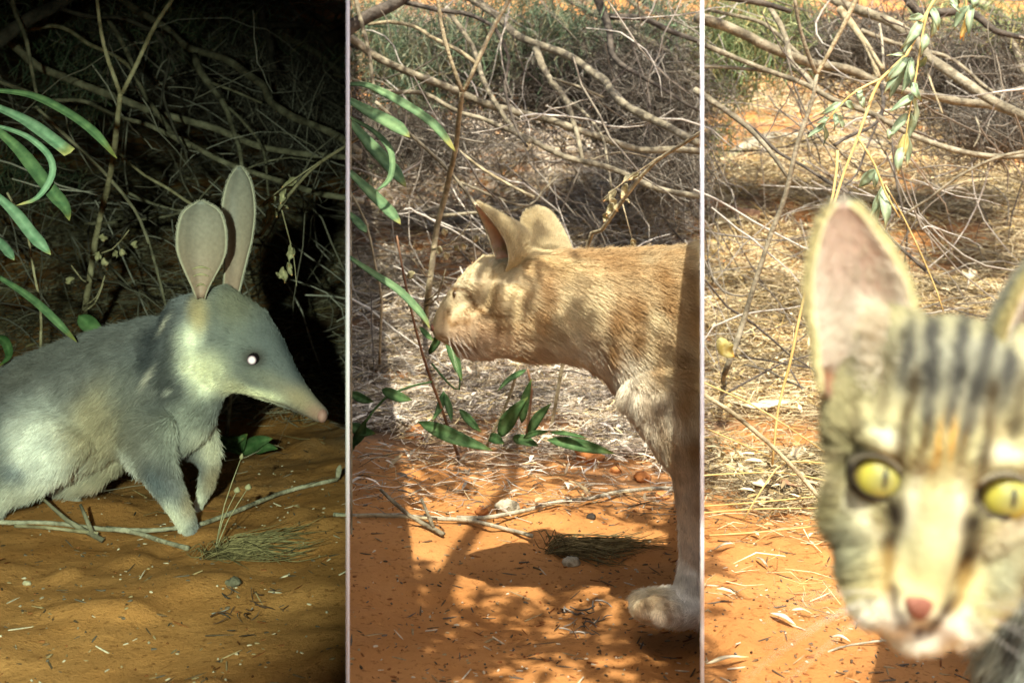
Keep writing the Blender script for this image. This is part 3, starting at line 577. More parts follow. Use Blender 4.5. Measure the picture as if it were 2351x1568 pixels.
# flattened grass tufts
def grass_tuft(px, py, label, n, seed):
    r = np.random.default_rng(seed); b = on_ground(px, py)
    Vs, Qs, Ts, Cs, o = [], [], [], [], 0
    for i in range(n):
        a = r.uniform(-1.1, .6); L = r.uniform(.03, .12); h = r.uniform(.001, .012)
        p0 = b + np.array([r.uniform(-.012, .02), r.uniform(-.012, .02), 0]); d = np.array([math.cos(a), math.sin(a) * .55, 0]) * L
        if r.random() < .12: d = d * np.array([-.25, .6, 0]); h *= 1.6
        pts = np.array([p0, p0 + d * .35 + (0, 0, h), p0 + d * .7 + (0, 0, h * .8), p0 + d + (0, 0, r.uniform(.0, .015))])
        pts[1:, 2] += G(pts[1:, 0], pts[1:, 1]) - b[2]
        s = spline(np.concatenate([pts, np.array([[.0005], [.0006], [.0005], [.0002]])], 1), .03)
        V, Q, T = tube_arrays(s[:, :3], s[:, 3], 3, 0); Vs.append(V); Qs.append(Q + o); Ts.append(T + o); o += len(V)
        c = np.array([.21, .165, .075]) * r.uniform(.25, 1.4); Cs.append(np.repeat(c[None], len(V), 0))
    me = mesh('grass_tuft', np.concatenate(Vs), [np.concatenate(Qs), np.concatenate(Ts)]); vcol(me, np.concatenate(Cs))
    tag(link('grass_tuft', me, M['litter']), label, 'grass', kind='stuff')
grass_tuft(495, 1280, 'flattened olive grass tuft on the sand right of the bilby\'s paw', 170, 3)
grass_tuft(1275, 1268, 'flattened olive grass tuft on the sand before the ginger cat', 170, 4)

# ------------------------------------------------------------------ clods
def clod(px, py, r, label, m='clod', seed=0, sq=.75):
    g = on_ground(px, py); bm = bmesh.new(); bmesh.ops.create_icosphere(bm, subdivisions=3, radius=1)
    V = np.array([v.co[:] for v in bm.verts]); Fc = np.array([[v.index for v in f.verts] for f in bm.faces]); bm.free()
    V = V * (1 + .55 * (noise(V * 1.3 + seed * 7.1, 5) - .5) + .35 * (noise(V * 3.5 + seed, 6) - .5) + .15 * (noise(V * 9 + seed, 8) - .5))[:, None]
    V = V * np.array([r, r * .8, r * sq]) + g + np.array([0, 0, r * sq * .45])
    me = mesh('clod', V, Fc); vcol(me, np.ones((len(V), 3))); tag(link('clod', me, M[m]), label, 'clod', 'clods on the sand')
for i, (x, y, r, lab, *mm) in enumerate([(1352, 1062, .021, 'big rough orange clod on the sand edge below the ginger cat\'s chest'), (1475, 1105, .011, 'smooth orange lump right of the big rough clod'), (1105, 1182, .008, 'small dark stone beside the pale leaf-shaped stone'),
        (1165, 1180, .014, 'pale flat stone in the middle of the ginger cat\'s sand', 'wood_grey'), (1358, 1195, .006, 'little dark lump under the pale rising stick', 'bark_dark'), (1415, 1085, .008, 'small lump between the big clod and the cat\'s leg'),
        (955, 1010, .017, 'rounded sand lump at the left of the ginger cat\'s sand edge'), (1520, 1150, .010, 'dark lump close to the ginger cat\'s foreleg'), (1310, 1300, .009, 'grey stone at the foot of the ginger cat\'s grass tuft', 'wood_grey'),
        (62, 1345, .004, 'tiny white pebble on the sand below the bilby', 'leaf_pale'), (535, 1348, .007, 'grey stone at the foot of the bilby\'s grass tuft', 'bark')]):
    clod(x, y, r, lab, mm[0] if mm else 'clod', i)

# ------------------------------------------------------------------ litter, needles, twig tangles (nobody could count these)
def strips(c, d, L, r, bend, col, k=3, seg=3, wig=0.0):
    """many small bent twigs in one mesh; c centre, d direction, L length, r radius, bend vector"""
    n = len(c); t = np.linspace(-.5, .5, seg); m = len(t)
    pts = c[:, None] + d[:, None] * (L[:, None] * t[None])[..., None] + bend[:, None] * (1 - 4 * t**2)[None, :, None]
    if wig: pts = pts + rng.normal(0, 1, pts.shape) * (L * wig)[:, None, None]
    u = np.cross(d, np.array([.1, .2, 1.])); u /= np.linalg.norm(u, axis=1)[:, None] + 1e-9; w = np.cross(d, u)
    a = np.linspace(0, 2 * np.pi, k, endpoint=False)
    ring = np.cos(a)[None, :, None] * u[:, None] + np.sin(a)[None, :, None] * w[:, None]
    rad = r[:, None] * np.interp(t, [-.5, 0, .5], [.8, 1, .4])[None]
    V = pts[:, :, None] + ring[:, None] * rad[..., None, None]
    base = (np.arange(n) * m * k)[:, None, None]
    i = np.arange(m - 1)[None, :, None] * k + np.arange(k)[None, None]; j = np.arange(m - 1)[None, :, None] * k + (np.arange(k)[None, None] + 1) % k
    Q = np.stack([base + i, base + j, base + j + k, base + i + k], -1).reshape(-1, 4)
    return V.reshape(-1, 3), Q, np.repeat(col, m * k, 0)
def yawdir(n, pitch):
    a = rng.uniform(0, 2 * np.pi, n); p = rng.normal(0, pitch, n)
    return np.stack([np.cos(a) * np.cos(p), np.sin(a) * np.cos(p), np.sin(p)], 1)
def flakes(c, d, L, wd, col):
    """small curled dead leaves: two bent quads each"""
    n = len(c); up = np.stack([rng.normal(0, .35, n), rng.normal(0, .35, n), np.ones(n)], 1)
    u = np.cross(d, up); u /= np.linalg.norm(u, axis=1)[:, None]; w = np.cross(u, d)
    T = np.array([-.5, -.2, .2, .5]); Wd = np.array([.15, 1, .9, .1]); rows = []
    for q in range(4):
        ctr = c + d * (L * T[q])[:, None] + w * (L * .12 * (1 - 4 * T[q]**2))[:, None]
        rows += [ctr - u * (wd * Wd[q])[:, None], ctr + u * (wd * Wd[q])[:, None]]
    V = np.stack(rows, 1).reshape(-1, 3); b = (np.arange(n) * 8)[:, None]
    Q = np.concatenate([np.stack([b[:, 0] + s, b[:, 0] + s + 1, b[:, 0] + s + 3, b[:, 0] + s + 2], 1) for s in (0, 2, 4)])
    return V, Q, np.repeat(col, 8, 0)
PAL = np.array([(.45, .40, .30), (.60, .55, .44), (.30, .24, .16), (.20, .16, .11), (.50, .40, .22), (.38, .33, .27), (.70, .64, .52)])
def bay_points(n, t0, t1, y0, y1):
    y = np.exp(rng.uniform(math.log(y0), math.log(y1), n)); return rng.uniform(t0, t1, n) * y, y
def litter(t0, t1, y0, n, name, label, bare, warm, pal=PAL, yend=6.5, thin=1.0):
    x, y = bay_points(int(n * 1.75), t0, t1, y0 - .28, yend)
    q = np.stack([x, y], 1)
    dens = np.clip((y - y0 + (noise(q * 5, 48) - .5) * .5 + (noise(q * 16, 49) - .5) * .25) / .25, .05, 1) * np.clip((noise(q * 2.6, 40 + bare) - .24) * 5 + (noise(q * 9, 41) - .5) * 2, .12, 1)
    keep = rng.random(len(x)) < dens; x, y = x[keep], y[keep]; n = len(x)
    d = yawdir(n, .16); L = rng.uniform(.015, .085, n) * np.clip(y / 2, .6, 1.6); r = rng.uniform(.0004, .0011, n) * np.clip(y / 2, .7, 2) * thin
    c = np.stack([x, y, G(x, y) + rng.uniform(.001, .022, n)], 1)
    # slopes: tilt along the ground
    gx = (G(x, y + .05) - G(x, y - .05)) / .1; d[:, 2] += d[:, 1] * gx; d /= np.linalg.norm(d, axis=1)[:, None]
    bend = rng.normal(0, 1, (n, 3)) * (L * .07)[:, None]
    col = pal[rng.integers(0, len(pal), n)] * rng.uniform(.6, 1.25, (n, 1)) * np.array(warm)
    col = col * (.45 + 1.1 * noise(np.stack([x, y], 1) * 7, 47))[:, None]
    V1, Q1, C1 = strips(c, d, L, r, bend, col)
    m = n // 7; k = rng.integers(0, n, m); c2 = c[k] + np.array([0, 0, .004])
    V2, Q2, C2 = flakes(c2, yawdir(m, .3), rng.uniform(.010, .034, m), rng.uniform(.0012, .0036, m), pal[rng.integers(0, len(pal), m)] * rng.uniform(.7, 1.3, (m, 1)) * np.array(warm))
    me = mesh(name, np.concatenate([V1, V2]), np.concatenate([Q1, Q2 + len(V1)])); vcol(me, np.concatenate([C1, C2]))
    tag(link(name, me, M['litter']), label, 'litter', kind='stuff')
def tang(px): return (px - CX) / F
BAY = [(tang(-60), tang(790)), (tang(806), tang(1604)), (tang(1620), tang(2420))]
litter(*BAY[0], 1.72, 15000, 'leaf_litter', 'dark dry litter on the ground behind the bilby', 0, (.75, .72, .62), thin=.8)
litter(*BAY[1], 1.72, 34000, 'leaf_litter', 'pale dry twig litter on the ground behind the ginger cat', 1, (1.05, 1.0, .95))
litter(*BAY[2], 1.42, 32000, 'leaf_litter', 'straw-coloured twig litter on the ground behind the tabby', 2, (.98, .88, .64))
def crumbs(t0, t1, y0, y1, n, label):
    x, y = bay_points(n, t0, t1, y0, y1)
    d = yawdir(n, .2); L = rng.uniform(.0015, .006, n); L[rng.random(n) < .16] *= 4.5; r = rng.uniform(.0004, .0014, n); r = np.where(L > .014, .0009, r)
    c = np.stack([x, y, G(x, y) + r * .3], 1)
    pal = np.array([(.09, .06, .035), (.15, .09, .045), (.13, .10, .07), (.34, .24, .12), (.22, .08, .025), (.55, .46, .32)])
    V, Q, C = strips(c, d, L, r, np.zeros((n, 3)), pal[rng.integers(0, 6, n)], 4)
    me = mesh('crumbs', V, Q); vcol(me, C); tag(link('ground_crumbs', me, M['litter']), label, 'debris', kind='stuff')
def debris(px, py, n, label):
    g = on_ground(px, py); x = g[0] + rng.normal(0, .014, n); y = g[1] + rng.normal(0, .024, n); d = yawdir(n, .3); L = rng.uniform(.004, .022, n); r = rng.uniform(.0004, .0011, n)
    V, Q, C = strips(np.stack([x, y, G(x, y) + .002 + rng.uniform(0, .004, n)], 1), d, L, r, rng.normal(0, 1, (n, 3)) * (L * .12)[:, None], np.array([(.06, .05, .04), (.12, .10, .08), (.30, .27, .22), (.09, .05, .03)])[rng.integers(0, 4, n)], 4, 4)
    me = mesh('debris', V, Q); vcol(me, C); tag(link('debris_clump', me, M['litter']), label, 'debris', kind='stuff')
debris(555, 1425, 22, 'few dark scraps of debris on the sand in front of the bilby'); debris(1345, 1425, 30, 'few dark scraps of debris on the sand left of the ginger cat\'s paw')
crumbs(*BAY[0], .9, 1.9, 950, 'dark crumbs scattered on the sand round the bilby'); crumbs(*BAY[1], .9, 2.0, 1500, 'dark crumbs scattered on the sand before the ginger cat'); crumbs(*BAY[2], .85, 1.6, 1200, 'dark crumbs scattered on the sand below the tabby')
def tangle(t0, t1, n, label, pal, ylo, yhi, steep=.5):
    """thin bare twigs standing out of the shrub"""
    y = rng.uniform(ylo, yhi, n); x = rng.uniform(t0, t1, n) * y
    L = rng.uniform(.08, .4, n); a = rng.normal(-.55, .7, n); s = rng.choice([-1, 1], n)
    d = np.stack([np.cos(a), rng.normal(0, .5, n), np.sin(a)], 1); d /= np.linalg.norm(d, axis=1)[:, None]
    c = np.stack([x, y, G(x, y) + rng.uniform(0, 1, n) ** 1.8 * np.clip(.42 + .15 * y - G(x, y), .05, .8)], 1)
    col = pal[rng.integers(0, len(pal), n)] * rng.uniform(.6, 1.2, (n, 1))
    V, Q, C = strips(c, d, L, rng.uniform(.0008, .0026, n), rng.normal(0, 1, (n, 3)) * (L * .12)[:, None], col, 4, 8, .010)
    me = mesh('twig_tangle', V, Q); vcol(me, C); tag(link('twig_tangle', me, M['litter']), label, 'twigs', kind='stuff')
BR = np.array([(.24, .21, .155), (.18, .155, .115), (.36, .32, .25), (.12, .10, .08), (.44, .40, .33)])
tangle(*BAY[0], 420, 'fine bare twigs tangled through the shrub behind the bilby', BR, 2.2, 4.2)
tangle(*BAY[1], 520, 'fine bare twigs tangled through the shrub behind the ginger cat', np.concatenate([BR, [(.6, .55, .45)]]), 2.2, 4.5)
tangle(*BAY[2], 330, 'fine bare twigs tangled through the shrub behind the tabby', BR, 2.1, 4.2)
def brush(heaps, label, pal):
    Vs, Qs, Cs, o = [], [], [], 0
    for (px, py, rx, ry, Yc, n) in heaps:
        v = rng.normal(0, .5, (n, 3)) * np.array([rx / F * Yc, .22, ry / F * Yc]); c = P(px, py, Yc) + v
        c[:, 2] = np.maximum(c[:, 2], G(c[:, 0], c[:, 1]) + .005); a = rng.normal(-.5, .9, n)
        d = np.stack([np.cos(a), rng.normal(0, .6, n), np.sin(a)], 1); d /= np.linalg.norm(d, axis=1)[:, None]; L = rng.uniform(.04, .2, n)
        V, Q, C = strips(c, d, L, rng.uniform(.0006, .0016, n), rng.normal(0, 1, (n, 3)) * (L * .16)[:, None], pal[rng.integers(0, len(pal), n)] * rng.uniform(.5, 1.2, (n, 1)), 3, 5, .02)
        Vs.append(V); Qs.append(Q + o); Cs.append(C); o += len(V)
    me = mesh('brush_heap', np.concatenate(Vs), np.concatenate(Qs)); vcol(me, np.concatenate(Cs)); tag(link('brush_heap', me, M['litter']), label, 'brush', kind='stuff')
def needles(clumps, label, pal, Yc):
    """tufts of narrow grey-green phyllodes"""
    Vs, Qs, Cs, o = [], [], [], 0
    for (px, py, rpx, n) in clumps:
        c0 = P(px, py, Yc); R = rpx / F * Yc
        v = rng.normal(0, 1, (n, 3)) * R * np.array([.55, .8, .5]); c = c0 + v
        c[:, 2] = np.maximum(c[:, 2], G(c[:, 0], c[:, 1]) + .01)
        a = rng.normal(1.2, .8, n); d = np.stack([np.cos(a), rng.normal(0, .5, n), np.sin(a)], 1); d /= np.linalg.norm(d, axis=1)[:, None]
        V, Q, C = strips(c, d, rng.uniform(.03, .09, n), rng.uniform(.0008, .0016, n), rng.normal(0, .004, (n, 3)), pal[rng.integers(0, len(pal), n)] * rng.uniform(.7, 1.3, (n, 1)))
        Vs.append(V); Qs.append(Q + o); Cs.append(C); o += len(V)
    me = mesh('needle_foliage', np.concatenate(Vs), np.concatenate(Qs)); vcol(me, np.concatenate(Cs)); tag(link('needle_foliage', me, M['litter']), label, 'foliage', kind='stuff')
BP = np.array([(.23, .20, .15), (.15, .13, .10), (.33, .30, .24), (.10, .085, .065)])
brush([(560, 160, 190, 110, 3.3, 1500), (700, 260, 130, 80, 3.0, 900), (300, 120, 150, 90, 3.3, 800)], 'dark thatch of fine dead twigs behind the branches above the bilby', BP)
brush([(1290, 180, 200, 110, 3.3, 2600), (1480, 240, 150, 110, 3.1, 2200), (1430, 130, 160, 70, 3.5, 1500), (1010, 160, 180, 120, 3.4, 1500), (1520, 390, 100, 60, 2.9, 900), (960, 330, 170, 50, 2.9, 900)], 'grey thatch of fine dead twigs behind the branches above the ginger cat', BP)
brush([(1950, 110, 150, 70, 3.3, 1500), (2240, 180, 140, 110, 3.3, 2200), (2300, 300, 100, 60, 3.0, 1000)], 'grey-brown thatch of fine dead twigs above the tabby', BP)
GR = np.array([(.13, .19, .10), (.20, .26, .15), (.10, .15, .09), (.28, .31, .20), (.33, .30, .16)])
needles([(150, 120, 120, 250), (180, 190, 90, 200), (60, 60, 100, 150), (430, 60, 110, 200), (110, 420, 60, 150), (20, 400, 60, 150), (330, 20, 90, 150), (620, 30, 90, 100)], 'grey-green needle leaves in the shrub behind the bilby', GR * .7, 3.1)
needles([(900, 130, 110, 800), (950, 180, 110, 800), (850, 60, 90, 500), (1230, 40, 110, 700), (1300, 90, 90, 500), (1080, 60, 100, 500), (1150, 110, 100, 400), (1450, 30, 100, 250), (1540, 60, 80, 250), (1540, 200, 60, 150), (860, 380, 60, 200), (900, 320, 60, 150)], 'grey-green needle leaves in the shrub behind the ginger cat', GR, 3.2)
needles([(1660, 90, 90, 700), (1720, 50, 90, 600), (1800, 40, 90, 500), (1700, 130, 90, 600), (1640, 160, 70, 400), (1780, 110, 80, 300), (1660, 210, 60, 160), (1650, 310, 50, 140), (2240, 60, 80, 250), (2310, 60, 60, 200), (2150, 20, 80, 200), (2330, 150, 50, 120)], 'yellow-green needle leaves in the shrub behind the tabby', GR * np.array([1.25, 1.2, .9]), 3.3)

# ------------------------------------------------------------------ leafy bough overhead that dapples the ginger cat's bay
e = empty('overhanging_bough', (-.55, -.6, 0), 'leafy bough arching overhead above the ginger cat, out of the picture', 'bough')
tube('branch', [(-.9, -1.3, -.1, .03), (-.75, -1.0, .8, .026), (-.3, -.4, 1.02, .020), (-.1, .5, 1.05, .012), (0, 1.4, 1.16, .008), (.02, 3.4, 1.4, .004)], M['bark'], e, step=.08, wob=.03)
def bough_leaves():
    n = 17000; y = rng.uniform(.1, 4.0, n); x = rng.uniform(0, 1, n)
    lo = -.133 * (y + .62) - .06; hi = .154 * (y + .60) + .01; x = lo + (hi - lo) * x
    q = np.stack([x, y], 1)
    th = np.where((y > .52) & (y < .92) & (x > -.10), np.where(x > .118, .66, .86), np.where((y > 1.0) & (y < 1.9), .72, .60))  # leaf gaps shaped to sun the cat and break up the board's shadow
    keep = (.75 * noise(q * np.array([9, 11]), 60) + .55 * noise(q * np.array([26, 32]), 61) + .3 * (rng.random(n) - .5)) > th; x, y = x[keep], y[keep]; n = len(x)
    c = np.stack([x, y, .96 + .12 * y + rng.normal(0, .04, n)], 1)
    return flakes(c, yawdir(n, .4), rng.uniform(.02, .05, n), rng.uniform(.003, .007, n), np.repeat(np.array([[.10, .16, .06]]), n, 0))
V, Q, C = bough_leaves(); me = mesh('foliage', V, Q); vcol(me, C)
tag(link('foliage', me, M['litter'], e), kind='stuff')

# ------------------------------------------------------------------ animals
def loft(secs, k=20):
    """closed tube of elliptical rings; each section (x, y, z, a, b): centre in metres, half-height across the path in the X-Z plane, half-width along Y"""
    s = np.array(secs, float); c, a, b = s[:, :3], s[:, 3], s[:, 4]
    t = np.gradient(c, axis=0); t[:, 1] *= .3; t /= np.linalg.norm(t, axis=1)[:, None]
    up = np.cross(t, np.array([0., 1, 0])); up /= np.linalg.norm(up, axis=1)[:, None] + 1e-9; de = np.cross(up, t)
    def cap(i, sg):
        out = []
        for q in (.35, .7, .93, .995):
            out.append((c[i] + sg * t[i] * min(a[i], b[i]) * q, up[i], de[i], a[i] * math.sqrt(1 - q * q), b[i] * math.sqrt(1 - q * q)))
        return out
    rings = cap(0, -1)[::-1] + [(c[i], up[i], de[i], a[i], b[i]) for i in range(len(c))] + cap(len(c) - 1, 1)
    th = np.linspace(0, 2 * np.pi, k, endpoint=False)
    V = np.concatenate([cc + np.cos(th)[:, None] * u * aa + np.sin(th)[:, None] * d * bb for cc, u, d, aa, bb in rings])
    n = len(rings); i = np.arange(n - 1)[:, None] * k + np.arange(k)[None]; j = np.arange(n - 1)[:, None] * k + (np.arange(k)[None] + 1) % k
    return V, np.stack([i, j, j + k, i + k], -1).reshape(-1, 4), [np.arange(k)[::-1], (n - 1) * k + np.arange(k)]
def ball(c, r, R=None, k=20):
    th = np.linspace(0, 2 * np.pi, k, endpoint=False); ph = np.linspace(.12, np.pi - .12, 12)
    V = np.concatenate([np.stack([np.cos(th) * math.sin(p), np.sin(th) * math.sin(p), np.full(k, math.cos(p))], 1) for p in ph]) * np.array(r)
    if R is not None: V = V @ np.array(R).T
    n = len(ph); i = np.arange(n - 1)[:, None] * k + np.arange(k)[None]; j = np.arange(n - 1)[:, None] * k + (np.arange(k)[None] + 1) % k
    return V + np.array(c), np.stack([i + k, j + k, j, i], -1).reshape(-1, 4), [np.arange(k), (n - 1) * k + np.arange(k)[::-1]]
def fuse(name, pieces, voxel, smooth):
    """weld overlapping volumes into one continuous skin"""
    Vs, Fs, o = [], [], 0
    for V, Q, caps in pieces:
        Vs.append(V); Fs += [tuple(f + o) for f in Q] + [tuple(cp + o) for cp in caps]; o += len(V)
    me = bpy.data.meshes.new(name); me.from_pydata(np.concatenate(Vs).tolist(), [], [tuple(int(i) for i in f) for f in Fs]); me.update()
    bm = bmesh.new(); bm.from_mesh(me); bmesh.ops.recalc_face_normals(bm, faces=bm.faces); bm.to_mesh(me); bm.free()
    ob = bpy.data.objects.new(name, me); COL.objects.link(ob)
    r = ob.modifiers.new('r', 'REMESH'); r.mode = 'VOXEL'; r.voxel_size = voxel
    if smooth:
        sm = ob.modifiers.new('s', 'SMOOTH'); sm.iterations = smooth; sm.factor = .5
    dg = bpy.context.evaluated_depsgraph_get(); out = bpy.data.meshes.new_from_object(ob.evaluated_get(dg))
    bpy.data.objects.remove(ob); bpy.data.meshes.remove(me)
    return out
def mco(me):
    a = np.empty(len(me.vertices) * 3, np.float32); me.vertices.foreach_get('co', a); return a.reshape(-1, 3).astype(float)
def mno(me):
    a = np.empty(len(me.vertices) * 3, np.float32); me.vertices.foreach_get('normal', a); return a.reshape(-1, 3).astype(float)
def sample(me, n):
    me.calc_loop_triangles(); T = np.empty(len(me.loop_triangles) * 3, np.int32); me.loop_triangles.foreach_get('vertices', T); T = T.reshape(-1, 3)
    V, N = mco(me), mno(me); ar = np.linalg.norm(np.cross(V[T[:, 1]] - V[T[:, 0]], V[T[:, 2]] - V[T[:, 0]]), axis=1)
    t = T[rng.choice(len(T), n, p=ar / ar.sum())]; r = rng.random((n, 2)); f = r.sum(1) > 1; r[f] = 1 - r[f]
    w = np.stack([1 - r.sum(1), r[:, 0], r[:, 1]], 1)[..., None]
    p = (V[t] * w).sum(1); nn = (N[t] * w).sum(1); nn /= np.linalg.norm(nn, axis=1)[:, None] + 1e-9
    return p, nn
def fur_object(name, parent, pts, rad, col, m):
    """pts (N,4,3), rad (N,), col (N,3)"""
    N, k = pts.shape[:2]
    cd = bpy.data.hair_curves.new(name); cd.add_curves([k] * N)
    cd.attributes['position'].data.foreach_set('vector', pts.astype(np.float32).ravel()) if 'position' in cd.attributes else cd.points.foreach_set('position', pts.astype(np.float32).ravel())
    ra = cd.attributes.get('radius') or cd.attributes.new('radius', 'FLOAT', 'POINT')
    ra.data.foreach_set('value', (rad[:, None] * np.linspace(1, .25, k)[None]).astype(np.float32).ravel())
    ca = cd.attributes.new('col', 'FLOAT_COLOR', 'CURVE')
    ca.data.foreach_set('color', np.concatenate([col, np.ones((N, 1))], 1).astype(np.float32).ravel())
    o = bpy.data.objects.new(name, cd); COL.objects.link(o); cd.materials.append(m)
    o.parent = parent; o.matrix_parent_inverse = Matrix.Translation(-Vector(parent.location)); o['kind'] = 'stuff'
    return o
def strands(p, n, comb, L, lift, curl=.25, droop=.15, k=4):
    tcomb = comb - n * (comb * n).sum(1)[:, None]; tcomb /= np.linalg.norm(tcomb, axis=1)[:, None] + 1e-9
    q = noise(p * 120, 71)[:, None] - .5; q2 = noise(p * 120, 72)[:, None] - .5; side = np.cross(n, tcomb)
    d0 = n * lift[:, None] + tcomb * (1 - lift)[:, None] + side * q * .6 + rng.normal(0, curl * .5, p.shape) + n * q2 * .2
    d0 /= np.linalg.norm(d0, axis=1)[:, None]
    d1 = d0 + tcomb * .45 + np.array([0, 0, -droop]); d1 /= np.linalg.norm(d1, axis=1)[:, None]
    P0 = p - n * .0008; out = [P0]; h = L[:, None] / (k - 1)
    for i in range(1, k):
        w = i / (k - 1); d = d0 * (1 - w) + d1 * w; out.append(out[-1] + d * h)
    return np.stack(out, 1)
def paint(xy, base, dabs):
    """coat colour: soft dabs (x, y, rx, ry, angle, colour, strength) over a base, in the animal's own flank coordinates"""
    c = np.repeat(np.array(base, float)[None], len(xy), 0)
    for (x, y, rx, ry, a, col, s) in dabs:
        ca, sa = math.cos(math.radians(a)), math.sin(math.radians(a)); dx, dy = xy[:, 0] - x, xy[:, 1] - y
        u, v = (dx * ca + dy * sa) / rx, (-dx * sa + dy * ca) / ry
        w = (s * np.exp(-(u * u + v * v) ** 1.4))[:, None]; c = c * (1 - w) + np.array(col) * w
    return c
def stroke(pts, w, col, s, gap=.6):
    out = []; p = np.array(pts, float)
    for i in range(len(p) - 1):
        L = np.linalg.norm(p[i + 1] - p[i]); a = math.degrees(math.atan2(*(p[i + 1] - p[i])[::-1])); m = (p[i] + p[i + 1]) / 2
        out.append((m[0], m[1], L * .62, w, a, col, s))
    return out
def ear_shell(name, spine, wid, depth, facing, parent, colfn, th=.0016, ang=80, m='skin', nv=13, step=.006):
    """a cupped ear: spine of 3-D points, half widths, cup depths; opens towards `facing`"""
    s = spline(np.concatenate([np.array(spine, float), np.array(wid, float)[:, None], np.array(depth, float)[:, None]], 1), step)
    c, w, dp = s[:, :3], np.maximum(s[:, 3], .0006), np.maximum(s[:, 4], .0004)
    t = np.gradient(c, axis=0); t /= np.linalg.norm(t, axis=1)[:, None]
    f = np.array(facing, float); f = f - t * (t @ f)[:, None]; f /= np.linalg.norm(f, axis=1)[:, None]; sd = np.cross(t, f)
    v = np.radians(np.linspace(-ang, ang, nv))
    inner = c[:, None] + sd[:, None] * (np.sin(v)[None] * w[:, None])[..., None] - f[:, None] * (np.cos(v)[None] * dp[:, None])[..., None]
    nrm = sd[:, None] * np.sin(v)[None, :, None] - f[:, None] * np.cos(v)[None, :, None]
    outer = inner + nrm * th
    n = len(c); A = inner.reshape(-1, 3); B = outer.reshape(-1, 3); N = len(A)
    i = (np.arange(n - 1)[:, None] * nv + np.arange(nv - 1)[None]).ravel(); Q = np.stack([i, i + 1, i + nv + 1, i + nv], 1)
    rim = np.array(list(range(nv)) + [r * nv + nv - 1 for r in range(1, n)] + [(n - 1) * nv + q for q in range(nv - 2, -1, -1)] + [r * nv for r in range(n - 2, 0, -1)]); r2 = np.roll(rim, -1)
    me = mesh(name, np.concatenate([A, B]), np.concatenate([Q, Q[:, ::-1] + N, np.stack([r2, rim, rim + N, r2 + N], 1)]))
    bm = bmesh.new(); bm.from_mesh(me); bmesh.ops.recalc_face_normals(bm, faces=bm.faces); bm.to_mesh(me); bm.free()
    inside = np.concatenate([np.ones(N), np.zeros(N)]); vv = np.concatenate([np.tile(np.linspace(-1, 1, nv), n)] * 2); tt = np.concatenate([np.repeat(np.linspace(0, 1, n), nv)] * 2)
    vcol(me, colfn(inside, vv, tt))
    o = link(name, me, M[m], parent)
    # points for the ear's fur: outside surface and rim
    K = 60000; wt = np.linalg.norm(np.diff(outer[:, nv // 2], axis=0), axis=1) * (w[1:] + w[:-1]); ri = rng.choice(n - 1, K, p=wt / wt.sum()); fr = rng.random(K)
    vj = rng.uniform(0, nv - 1 - 1e-6, K); vi = vj.astype(int); fv = vj - vi
    def lerp(A_): return ((A_[ri, vi].T * (1 - fr) + A_[ri + 1, vi].T * fr) * (1 - fv) + (A_[ri, vi + 1].T * (1 - fr) + A_[ri + 1, vi + 1].T * fr) * fv).T
    return o, (lerp(outer), lerp(nrm), t[ri], np.abs(vj / (nv - 1) * 2 - 1), (ri + fr) / (n - 1), lerp(inner))
def eyeball(name, c, r, parent, m):
    bm = bmesh.new(); bmesh.ops.create_uvsphere(bm, u_segments=32, v_segments=20, radius=r); me = bpy.data.meshes.new(name); bm.to_mesh(me); bm.free()
    o = link(name, me, m, parent); o.location = Vector(c); return o
def whiskers(parent, roots, dirs, L, rad, col):
    p = np.array(roots, float); d = np.array(dirs, float); d /= np.linalg.norm(d, axis=1)[:, None]
    t = np.linspace(0, 1, 6); L = np.array(L)
    pts = p[:, None] + d[:, None] * (t[None] * L[:, None])[..., None] + np.array([0, 0, -1.])[None, None] * (t[None] ** 2 * L[:, None] * .18)[..., None]
    return fur_object('whiskers', parent, pts, np.full(len(p), rad), np.repeat(np.array([col], float), len(p), 0), M['fur'])
m, N_, L_, b_ = mat('eye_gloss_dark', .05, .6); b_.inputs['Base Color'].default_value = (.012, .008, .010, 1); M['eye_dark'] = m
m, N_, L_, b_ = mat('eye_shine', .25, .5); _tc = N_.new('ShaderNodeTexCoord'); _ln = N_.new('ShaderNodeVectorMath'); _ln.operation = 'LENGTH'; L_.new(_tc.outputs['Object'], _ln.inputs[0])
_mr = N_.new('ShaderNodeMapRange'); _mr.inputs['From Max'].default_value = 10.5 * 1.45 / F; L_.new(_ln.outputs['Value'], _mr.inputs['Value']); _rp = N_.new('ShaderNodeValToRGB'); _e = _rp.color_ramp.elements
_e[0].position = .55; _e[0].color = (.95, .88, .90, 1); _e[1].position = 1; _e[1].color = (.02, .012, .02, 1); _q = _e.new(.78); _q.color = (.55, .34, .42, 1)  # shine under the flash put into the colour, pale fading to dark
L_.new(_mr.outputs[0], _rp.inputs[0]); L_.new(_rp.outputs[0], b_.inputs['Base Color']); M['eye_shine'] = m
M['nose_pink'] = mat_noise('pink_nose', (.36, .18, .15), (.48, .26, .21), 60, .4, bump=.3, bscale=500)
M['nose_red'] = mat_noise('brick_pink_nose', (.21, .085, .055), (.31, .14, .09), 60, .55, bump=.3, bscale=500)
M['claw'] = mat_noise('claw', (.40, .33, .24), (.55, .47, .36), 60, .4)

